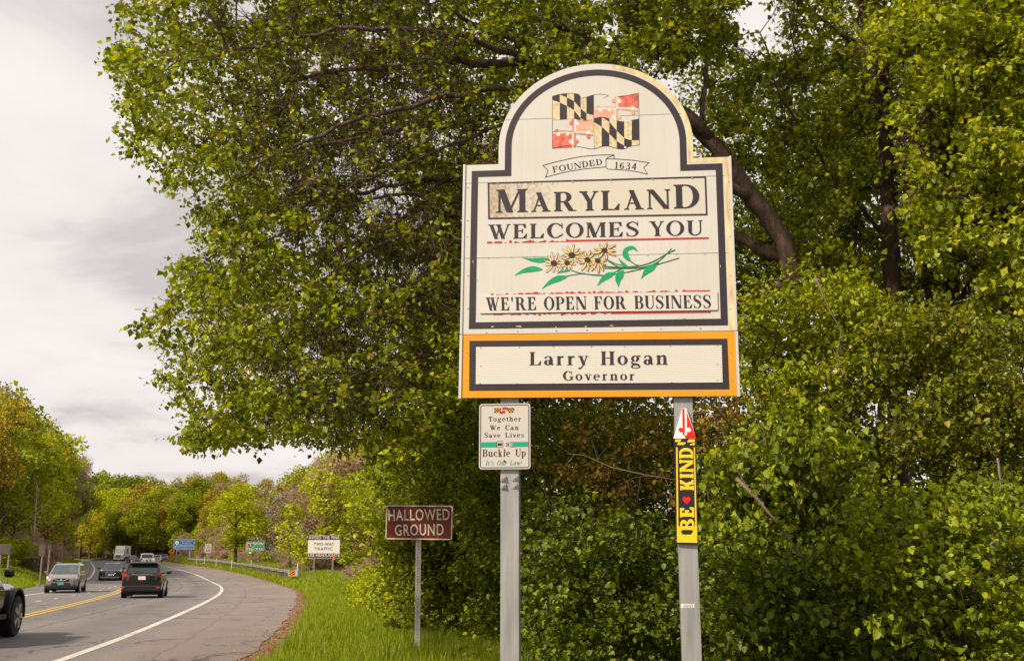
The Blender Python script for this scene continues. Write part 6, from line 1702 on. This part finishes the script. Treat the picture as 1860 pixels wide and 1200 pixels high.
shrub('leafy_shrub', 'sunlit pale green shrub behind the post of the brown sign', [(700,960),(730,890),(800,870),(850,960),(840,1080),(770,1110),(705,1070)], 21, 25, 900, Lr, leaf=.085, kind=2, spread=.2)
shrub('leafy_shrub', 'shaded shrub above the brown sign under the big tree', [(690,800),(760,770),(900,760),(905,880),(800,900),(700,890)], 24, 28, 520, Ls, leaf=.10, kind=2, spread=.28)
shrub('russet_sapling', 'thin sapling with russet young leaves left of the BE KIND board', [(1010,790),(1120,740),(1225,760),(1220,930),(1080,900),(1010,880)], 14.5, 15.6, 60, Lu, leaf=.06, per=12, twigm=M['paletwig'], cat='sapling', cl=.0)
shrub('russet_sapling', 'bare-twigged sapling with reddish leaves right of the pointed red and white top', [(1262,730),(1330,735),(1390,800),(1360,880),(1262,860)], 13.0, 14.2, 60, Lu, leaf=.055, per=10, twigm=M['paletwig'], cat='sapling', cl=.0)
# dead and bare branches poking through the shrubs
for lb, pts, r_ in [('pale dead branch slanting down through the shrubs right of the BE KIND board', [(1338,868,12.1),(1375,905,12.0),(1420,960,11.9),(1470,1030,11.8),(1535,1142,11.7)], .022),
                    ('forked bare branch right under the lower right corner of the sign', [(1262,712,11.6),(1300,742,11.8),(1345,790,12.0),(1392,812,12.2)], .015),
                    ('crooked bare branch hanging in front of the bright shrub right of the sign', [(1480,500,13.0),(1505,560,13.0),(1528,600,12.9),(1520,650,12.9),(1532,688,12.9)], .011),
                    ('thin reddish bare stem near the right edge', [(1812,832,11.8),(1818,880,11.7),(1806,950,11.6),(1800,1010,11.5),(1792,1082,11.4)], .014),
                    ('thin bare twigs reaching left behind the BE KIND board', [(1232,872,12.6),(1170,862,12.7),(1110,848,12.8),(1060,826,13.0),(1030,824,13.1)], .008)]:
    P_ = [A3(*p) for p in pts]; o_ = P_[0].copy(); db = empty('dead_branch', o_); tag(db, lb, 'branch')
    MB().tube([p - o_ for p in P_], [r_*(1-.6*i/(len(P_)-1)) for i in range(len(P_))], 6).build('limb', M['paletwig'], db, smooth=True)
    for k in range(7):
        i = random.randrange(len(P_)-1); a = P_[i].lerp(P_[i+1], random.random()) - o_; d = Vector((random.uniform(-1,1), random.uniform(-.4,.2), random.uniform(-.5,1))).normalized()*random.uniform(.15,.5)
        MB().tube([a, a+d*.5+Vector((0,0,.03)), a+d], [r_*.35, r_*.22, r_*.1], 4).build('side_twig', M['paletwig'], db)
# darker trees standing behind
def back_tree(label, px, Y, toppy, w, n, m, leaf=.10, h0=.12):
    b = at(px, 1000, Y); base_ = Vector((b.x, Y, gz(b.x, Y)-.2)); top = at(px + random.uniform(-25,25), toppy, Y)
    H_ = top.z - base_.z
    lb = [([base_, base_.lerp(top, .4)+Vector((random.uniform(-.3,.3),0,0)), base_.lerp(top, .8)], .14, .05)]
    for k in range(4):
        a = random.uniform(0, 2*math.pi); z = random.uniform(.3,.65); s0 = base_.lerp(top, z)
        lb.append(([s0, s0+Vector((math.cos(a)*w*.5, math.sin(a)*w*.35, H_*.10)), s0+Vector((math.cos(a)*w*.9, math.sin(a)*w*.6, H_*.22))], .06, .015))
    # irregular crown: several lobes
    S = []
    lobes = [(base_.lerp(top, random.uniform(h0+.1, .92)) + Vector((random.uniform(-w,w)*.6, random.uniform(-w,w)*.4, 0)), random.uniform(.28,.5)*w) for _ in range(9)]
    for c, r_ in lobes:
        q = rng.normal(0, .55, (n//9, 3)) * np.array([r_*1.3, r_, r_*1.25]); S.append(q + np.array(tuple(c)))
    S = np.concatenate(S); S = S[S[:,2] > base_.z + .5]
    return go('dense_tree', label, 'tree', lb, S, m, leaf=leaf, per=24, spread=.34, kind=2, base=base_, nodeleaf=2, seglen=.5)
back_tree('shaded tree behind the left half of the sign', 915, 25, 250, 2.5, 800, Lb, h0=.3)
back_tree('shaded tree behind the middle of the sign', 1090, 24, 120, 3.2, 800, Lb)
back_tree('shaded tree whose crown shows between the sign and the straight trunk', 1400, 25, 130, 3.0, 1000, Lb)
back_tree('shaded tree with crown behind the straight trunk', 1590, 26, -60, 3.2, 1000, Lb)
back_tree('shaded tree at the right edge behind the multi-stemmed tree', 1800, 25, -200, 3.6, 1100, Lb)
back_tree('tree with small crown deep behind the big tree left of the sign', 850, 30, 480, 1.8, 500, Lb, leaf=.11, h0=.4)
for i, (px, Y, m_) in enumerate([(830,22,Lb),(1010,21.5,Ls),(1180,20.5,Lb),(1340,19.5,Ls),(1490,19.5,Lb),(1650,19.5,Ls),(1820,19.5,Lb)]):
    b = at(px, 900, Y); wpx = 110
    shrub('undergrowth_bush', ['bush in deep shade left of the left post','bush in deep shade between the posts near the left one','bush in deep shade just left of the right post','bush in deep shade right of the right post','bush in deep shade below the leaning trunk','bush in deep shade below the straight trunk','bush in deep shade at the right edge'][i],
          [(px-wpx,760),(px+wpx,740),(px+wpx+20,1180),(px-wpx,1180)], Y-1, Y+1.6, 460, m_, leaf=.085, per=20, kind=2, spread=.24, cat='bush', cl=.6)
# low weeds at the foot of the bushes
XY = np.stack([rng.uniform(-1.5, 7, 14000), rng.uniform(10.5, 21, 14000)], 1); XY = XY[XY[:,0] > -.2 - (XY[:,1]-12)*.14]
D = rng.normal(0, 1, (len(XY), 3)); D[:,2] = np.abs(D[:,2])*.5+.2
z = ground(XY[:,0], XY[:,1])
V, Ft = leaf_geo(np.stack([XY[:,0], XY[:,1], z+rng.uniform(0,.22,len(XY))], 1), D, rng.uniform(.05,.11,len(XY)), 2)
tag(np_mesh('ground_weeds', V, Ft, LM['shrub']), 'low leafy weeds covering the ground under the bushes', 'weeds', kind='stuff')
print('near leaves', nleaf)

# ------------------------------------------------------------------ the wooded slopes: prototypes of each kind, then one object per tree
def proto(kind, leafm, nf, size, twigs=0, tall=1.0, twigm=None, shape='round'):
    """a tree 10 m high: trunk, crown of leaf clumps in uneven lobes, optional bare twigs"""
    rt = empty(kind, (0, 0, -500))
    tr = [Vector((0,0,-.6)), Vector((random.uniform(-.2,.2),0,3)), Vector((random.uniform(-.5,.5),random.uniform(-.3,.3),7.6))]
    b = MB().tube(tr, [.20,.14,.05], 7)
    ends = []
    for k in range(9):
        a = random.uniform(0, 2*math.pi); z = random.uniform(2.2, 7); s0 = Vector((0,0,z)); ln_ = (3.1 if z < 5 else 2.2)*random.uniform(.7,1.1)
        e_ = s0 + Vector((math.cos(a)*ln_, math.sin(a)*ln_, random.uniform(1.0,2.4))); ends.append(e_)
        b.tube([s0, s0.lerp(e_, .5)+Vector((0,0,-.1)), e_], [.07,.04,.012] if leafm is not LM['far_pink'] else [.035,.022,.008], 5)
    b.build('trunk', twigm or M['bark'], rt)
    ends += [Vector((random.uniform(-.8,.8), random.uniform(-.8,.8), 9.0)), Vector((0,0,7.8))]
    C = []
    lobes = [(e_, random.uniform(.8, 1.5)) for e_ in ends] + [(Vector((random.gauss(0,1.4), random.gauss(0,1.4), random.uniform(2.5,9))), random.uniform(.7,1.3)) for _ in range(12)]
    if shape == 'bush': lobes = [(Vector((random.gauss(0,1.05), random.gauss(0,1.05), random.uniform(.2,2.8))), random.uniform(.6,1.1)) for _ in range(18)]
    if shape == 'cone': lobes = [(Vector((random.gauss(0,1.7*(1-z/10.5)), random.gauss(0,1.7*(1-z/10.5)), z)), .35+1.1*(1-z/10.5)) for z in np.linspace(1,10,22)]
    if shape == 'tall': lobes = [(Vector((random.gauss(0,1.5), random.gauss(0,1.5), z)), random.uniform(.6,1.3)) for z in np.linspace(1.5,9.4,26)]
    for c, r_ in lobes:
        m_ = int(max(nf, 800)*r_/sum(l[1] for l in lobes)); q = rng.normal(0, 1, (m_, 3)); q /= np.linalg.norm(q, axis=1, keepdims=True); q *= r_*rng.uniform(.35, 1.12, (m_,1))**.6
        C.append(q*np.array([1.05,1.05,.85]) + np.array(tuple(c)))
    C = np.concatenate(C)
    D = rng.normal(0, 1, (len(C), 3)) + np.array([0,0,-.2])
    if twigs:
        n = twigs; k = rng.integers(0, len(C), n); A = C[k]; Dd = rng.normal(0,1,(n,3))*.8+np.array([0,0,.7]) + A*np.array([.25,.25,0]); Dd /= np.linalg.norm(Dd,axis=1,keepdims=True)
        ln2 = rng.uniform(.5,1.5,(n,1)); V, Fq = prisms(A-Dd*ln2*.5, A+Dd*ln2*.5, np.full(n,.018), np.full(n,.006))
        tag(np_mesh('twigs', V, Fq, twigm or M['twig'], rt), kind='stuff')
    if nf > 300:
        V, Ft = leaf_geo(C, D, size*np.exp(rng.normal(0,.3,len(C))), 2, width=.45)
        tag(np_mesh('crown', V, Ft, leafm, rt), kind='stuff')
    return rt
FK = {}
for nm, lm, nf, sz_, tw, sh_ in [('green',LM['far_green'],5200,.26,0,'round'),('green2',LM['far_green'],5200,.25,0,'tall'),('bright',LM['far_bright'],5000,.25,0,'round'),('bright2',LM['far_bright'],4800,.25,300,'tall'),('dark',LM['far_dark'],5200,.26,0,'round'),
                            ('olive',LM['far_olive'],3600,.22,900,'round'),('olive2',LM['far_olive'],3400,.22,900,'tall'),('yellow',LM['far_yellow'],3000,.22,400,'tall'),('brown',LM['far_brown'],2200,.17,2600,'round'),('brown2',LM['far_brown'],2400,.16,2400,'tall'),('pink',LM['far_pink'],1500,.15,3600,'round'),
                            ('bare',LM['far_pink'],0,.15,4200,'round'),('lilac',LM['lilac'],2200,.16,600,'tall'),
                            ('gbush',LM['far_green'],3200,.20,0,'bush'),('dbush',LM['far_dark'],3200,.20,0,'bush'),('bbush',LM['far_brown'],1500,.15,2600,'bush'),('ybush',LM['far_bright'],3000,.17,0,'bush'),('pbush',LM['far_pink'],600,.13,4000,'bush')]:
    nm2 = {'green':'green_tree','green2':'green_tree','bright':'bright_green_tree','bright2':'bright_green_tree','dark':'dark_green_tree','olive':'olive_tree_in_bud','olive2':'olive_tree_in_bud','yellow':'yellow_flowering_tree','brown':'brown_budding_tree','brown2':'brown_budding_tree','pink':'pinkish_budding_tree','bare':'bare_tree','lilac':'lilac_tree','gbush':'green_bush','dbush':'dark_bush','bbush':'brown_bush','ybush':'bright_bush','pbush':'bare_bush'}[nm]
    FK[nm] = [proto(nm2, lm, nf, sz_, tw, shape=sh_, twigm=M['pinktwig'] if nm in ('pink','bare','brown','brown2','bbush','pbush') else None)]
for k in ('green','bright','dark','olive','brown'):
    src = FK[k][0]; FK[k].append(proto(src.name.split('.')[0], {'green':LM['far_green'],'bright':LM['far_bright'],'dark':LM['far_dark'],'olive':LM['far_olive'],'brown':LM['far_brown']}[k], {'green':5200,'bright':5000,'dark':5200,'olive':3600,'brown':2200}[k], .24, {'olive':900,'brown':2600}.get(k, 0), shape='round', twigm=M['pinktwig'] if k == 'brown' else None))
used_proto = set()
sky_line = curve([(-400,640),(-60,670),(0,690),(40,705),(80,745),(110,775),(150,820),(178,850),(230,858),(300,872),(350,862),(400,858),(460,852),(520,835),(600,800),(700,780),(1000,760)])
adj = {'green':'green leafy tree','bright':'bright spring-green tree','dark':'dark green tree','olive':'budding olive tree','yellow':'tree in yellow blossom','brown':'brownish budding tree','pink':'pinkish twiggy tree','bare':'bare grey-pink tree','lilac':'lilac-blossomed tree','gbush':'green bush','dbush':'dark green bush','bbush':'brown twiggy bush','ybush':'bright green bush','pbush':'bare pinkish bush'}
def put_tree(k, x, y, h, where, rot=None, wide=1.0, label=None, clip=True):
    key = k.rstrip('2') if k in ('green2','bright2','olive2','brown2') else k
    src = random.choice(FK[k])
    bush = k.endswith('bush')
    H_ = 3.6 if bush else 10.0
    z = gz(x, y)
    if clip and not bush:
        for _ in range(30):
            px, py = to_px((x, y, z + h*1.0))
            if py < float(sky_line(px + (1943/y*h*.2 if px < 170 else 0))) + random.uniform(-6, 14) and h > 3: h *= .95
            else: break
    if src.name not in used_proto: o = src; used_proto.add(src.name)
    else: o = copy_tree(src)
    s = h/H_
    o.location = (x, y, z - .15); o.rotation_euler = (0, 0, random.uniform(0, 6.28) if rot is None else rot); o.scale = (s*wide, s*wide, s)
    tag(o, label or f'{adj[key]} {where}', 'bush' if bush else 'tree', (f'{adj[key]}s {where}'.replace('bushs', 'bushes').replace('tree in yellow blossoms', 'trees in yellow blossom')) if where else None)
    return o
# left slope, front rank to back
kinds_l = ['green','green','bright','olive','bright','green2','dark','bright2','olive2','green','brown2','green']
size_w = lambda h, m: 'tall' if h > m*1.08 else 'low' if h < m*.92 else 'middling'
def band_l(px): return 'at the left edge' if px < 45 else 'near the bare thorn bush' if px < 100 else 'behind the silver crossover' if px < 150 else 'left of the far truck' if px < 205 else 'behind the far truck'
def band_r(px): return 'behind the blue sign' if px < 362 else 'behind the speed limit sign' if px < 400 else 'left of the green county sign' if px < 445 else 'behind the green county sign' if px < 490 else 'left of the traffic sign' if px < 555 else 'behind the traffic sign' if px < 625 else 'behind the big tree'
n_t = 0
for row_, (dd, yr, h_) in enumerate([(6.0,(74,290),12),(9.5,(74,295),18),(13.5,(78,300),21),(18,(90,310),23),(25,(110,320),25),(34,(140,330),26)]):
    rk = ['front rank','second rank','third rank','high up','upper slope','along the top'][row_]
    y = yr[0]
    while y < yr[1]:
        x = float(x_left(y)) - dd - random.uniform(0, 3); px, py = to_px((x, y, gz(x, y)+6))
        if -110 < px:
            k = random.choice(kinds_l if row_ else ['green','green','bright2','olive','dark','bright','olive2'])
            h = h_*random.uniform(.85,1.25)*(1 + (.75 if row_ < 2 else .2)*float(smooth(110,170,y)))
            put_tree(k, x, y, h, 'on the wooded slope left of the road', wide=random.uniform(.7,1.0), label=f'{size_w(h,h_*1.3)} {adj[k.rstrip("2")]} on the left slope, {rk}, {band_l(px)}'); n_t += 1
        y += (3.4 + row_*.6) * random.uniform(.8, 1.25) * (1 + y/300)
y = 66
while y < 250:
    x = float(x_left(y)) - 4.2 - random.uniform(0, 2); k = random.choice(['bbush','gbush','dbush','gbush','bbush','dbush'])
    h = random.uniform(1.6,3.0); px, py = to_px((x, y, gz(x, y)))
    if px > -40: put_tree(k, x, y, h, 'along the foot of the left slope', wide=1.3, label=f'{size_w(h,2.3)} {adj[k]} at the foot of the left slope {band_l(px)}'); n_t += 1
    y += 3.2*random.uniform(.7,1.3)*(1+y/200)
# named individuals
def ax(px, py, Y): q = at(px, py, Y); return q.x, q.y
put_tree('pbush', *ax(62, 985, 98), 3.8, '', label='bare pinkish thorn bush spreading over the left bank', wide=.9)
put_tree('bare', *ax(20, 800, 160), 20.5, '', label='tall bare-crowned tree topping the slope at the left edge', clip=False, wide=.5)
put_tree('bare', *ax(124, 850, 215), 21, '', label='bare pinkish tree on the skyline where the left slope ends', clip=False, wide=.6)
put_tree('yellow', *ax(92, 905, 148), 9, '', label='tree with orange-yellow blossom halfway up the left slope')
put_tree('yellow', *ax(172, 905, 345), 15, '', label='tree with pale yellow blossom above the far truck')
# far side of the bend
for row_, (y0, h_) in enumerate([(330,18),(350,22),(375,26),(405,30)]):
    px = 120
    while px < 430:
        q = at(px, 960, y0 + random.uniform(-8,8)); x = q.x; yy = q.y
        if x > float(x_right(yy))+4 and not (yy < 345 and False):
            k = random.choice(['green','bright','olive','brown','green2','dark','olive2','bright2','green']); h = h_*random.uniform(.8,1.2)
            put_tree(k, x, yy, h, 'closing the view beyond the bend', wide=random.uniform(.75,1.0), label=f'{size_w(h,h_)} {adj[k.rstrip("2")]} past the bend {band_l(px) if px < 240 else "above the white pickup" if px < 300 else band_r(px)}, {["nearest","second","third","farthest"][row_]}'); n_t += 1
        px += 15*random.uniform(.8,1.3)
# right side behind the guard rail
for row_, (dd, yr, h_) in enumerate([(7.5,(104,290),6),(11,(98,290),9),(15,(94,295),12),(21,(92,300),14),(29,(90,310),16),(40,(90,320),18)]):
    rk = ['in the front rank','in the second rank','in the third rank','halfway back','well back','farthest back'][row_]
    y = yr[0]
    while y < yr[1]:
        x = float(x_right(y)) + dd + random.uniform(0, 4); px, py = to_px((x, y, gz(x, y)+3))
        if px < 900:
            k = random.choice(['green','bright','olive','brown','bright2','olive2','green','brown2'] if row_ else ['brown','olive','olive','bright','brown2','green'])
            h = h_*random.uniform(.8,1.2)
            put_tree(k, x, y, h, 'behind the guard rail on the right', wide=random.uniform(.8,1.1), label=f'{size_w(h,h_)} {adj[k.rstrip("2")]} {rk} {band_r(px)}'); n_t += 1
        y += (5.0 + row_*.8)*random.uniform(.8,1.25)*(1+y/260)
y = 96
while y < 240:
    x = float(x_right(y)) + 6.4 + random.uniform(0, 1.8); k = random.choice(['bbush','bbush','pbush','ybush','gbush','bbush'])
    h = random.uniform(1.4,2.6); px, py = to_px((x, y, gz(x, y)))
    put_tree(k, x, y, h, 'behind the guard rail', wide=1.0, label=f'{size_w(h,2.0)} {adj[k]} behind the guard rail {band_r(px)}'); n_t += 1
    y += 3.0*random.uniform(.7,1.3)*(1+y/200)
put_tree('lilac', *ax(530, 950, 104), 8.5, '', label='lilac-blossomed tree above the two-way traffic sign')
put_tree('bright', *ax(430, 950, 140), 12, '', label='round bright green tree above the green county sign', wide=1.3)
for px, Y, h_, k, lb in [(680,90,8,'green','green tree between the traffic sign and the brown sign'),(712,62,6.5,'olive','olive budding tree left of the brown sign'),(590,92,9,'bright2','tall spring-green tree behind the traffic sign'),(745,50,7,'dark','dark tree behind the brown sign'),(625,98,11,'brown','brown twiggy tree rising behind the traffic sign'),(770,44,8,'green2','tall green tree between the brown sign and the left post'),(538,108,2.0,'bbush','wide brown twiggy bush left of the traffic sign'),(588,92,2.4,'bbush','brown twiggy bush behind the posts of the traffic sign'),(560,100,2.0,'ybush','bright bush at the end of the guard rail'),(668,88,2.6,'gbush','green bush right of the traffic sign'),(690,66,2.2,'bbush','brown bush between traffic sign and brown sign')]:
    x, yy = ax(px, 1000, Y); put_tree(k, x, Y, h_, '', label=lb, wide=1.1)
for px, Y, h_, k, lb in [(706,48,1.5,'ybush','bright bush at the top of the verge left of the brown sign'),(700,42,1.7,'gbush','green bush at the end of the mown verge'),(690,33,1.6,'ybush','leafy bush behind the verge grass'),(738,29,1.9,'gbush','green bush left of the brown sign post')]:
    x, yy = ax(px, 1040, Y); put_tree(k, x, Y, h_, '', label=lb, wide=1.0)
# unused prototypes are removed
for lst in FK.values():
    for o in lst:
        if o.name not in used_proto:
            for ch in list(o.children_recursive): bpy.data.objects.remove(ch)
            bpy.data.objects.remove(o)
# where several share a label, say which of them it is, counted from the left of the view
by = {}
for o in bpy.data.objects:
    if o.get('category') and o.parent is None: by.setdefault(o['label'], []).append(o)
num = ['zero','one','two','three','four','five','six','seven','eight','nine']
for lb, lst in by.items():
    if len(lst) < 2 or len(lst) > 9: continue
    lst.sort(key=lambda o: to_px(o.location)[0])
    for i, o in enumerate(lst):
        which = 'leftmost' if i == 0 else 'rightmost' if i == len(lst)-1 else ['','second','third','fourth','fifth','sixth','seventh','eighth'][i] + ' from left'
        t_ = f'{lb}, {which} of {num[len(lst)]}'
        if len(t_.split()) > 16: t_ = t_.replace('in the', 'in').replace('bright spring-green', 'bright').replace('near the bare thorn bush', 'near the thorn bush').replace('the ', '').replace(' from left', '')
        if len(t_.split()) > 16: t_ = t_.replace('spring-green', 'green').replace(' leafy', '').replace(' on the left slope', ' left slope').replace('at the foot of the left slope', 'at left slope foot')
        if len(t_.split()) <= 16: o['label'] = t_
print('far trees', n_t)
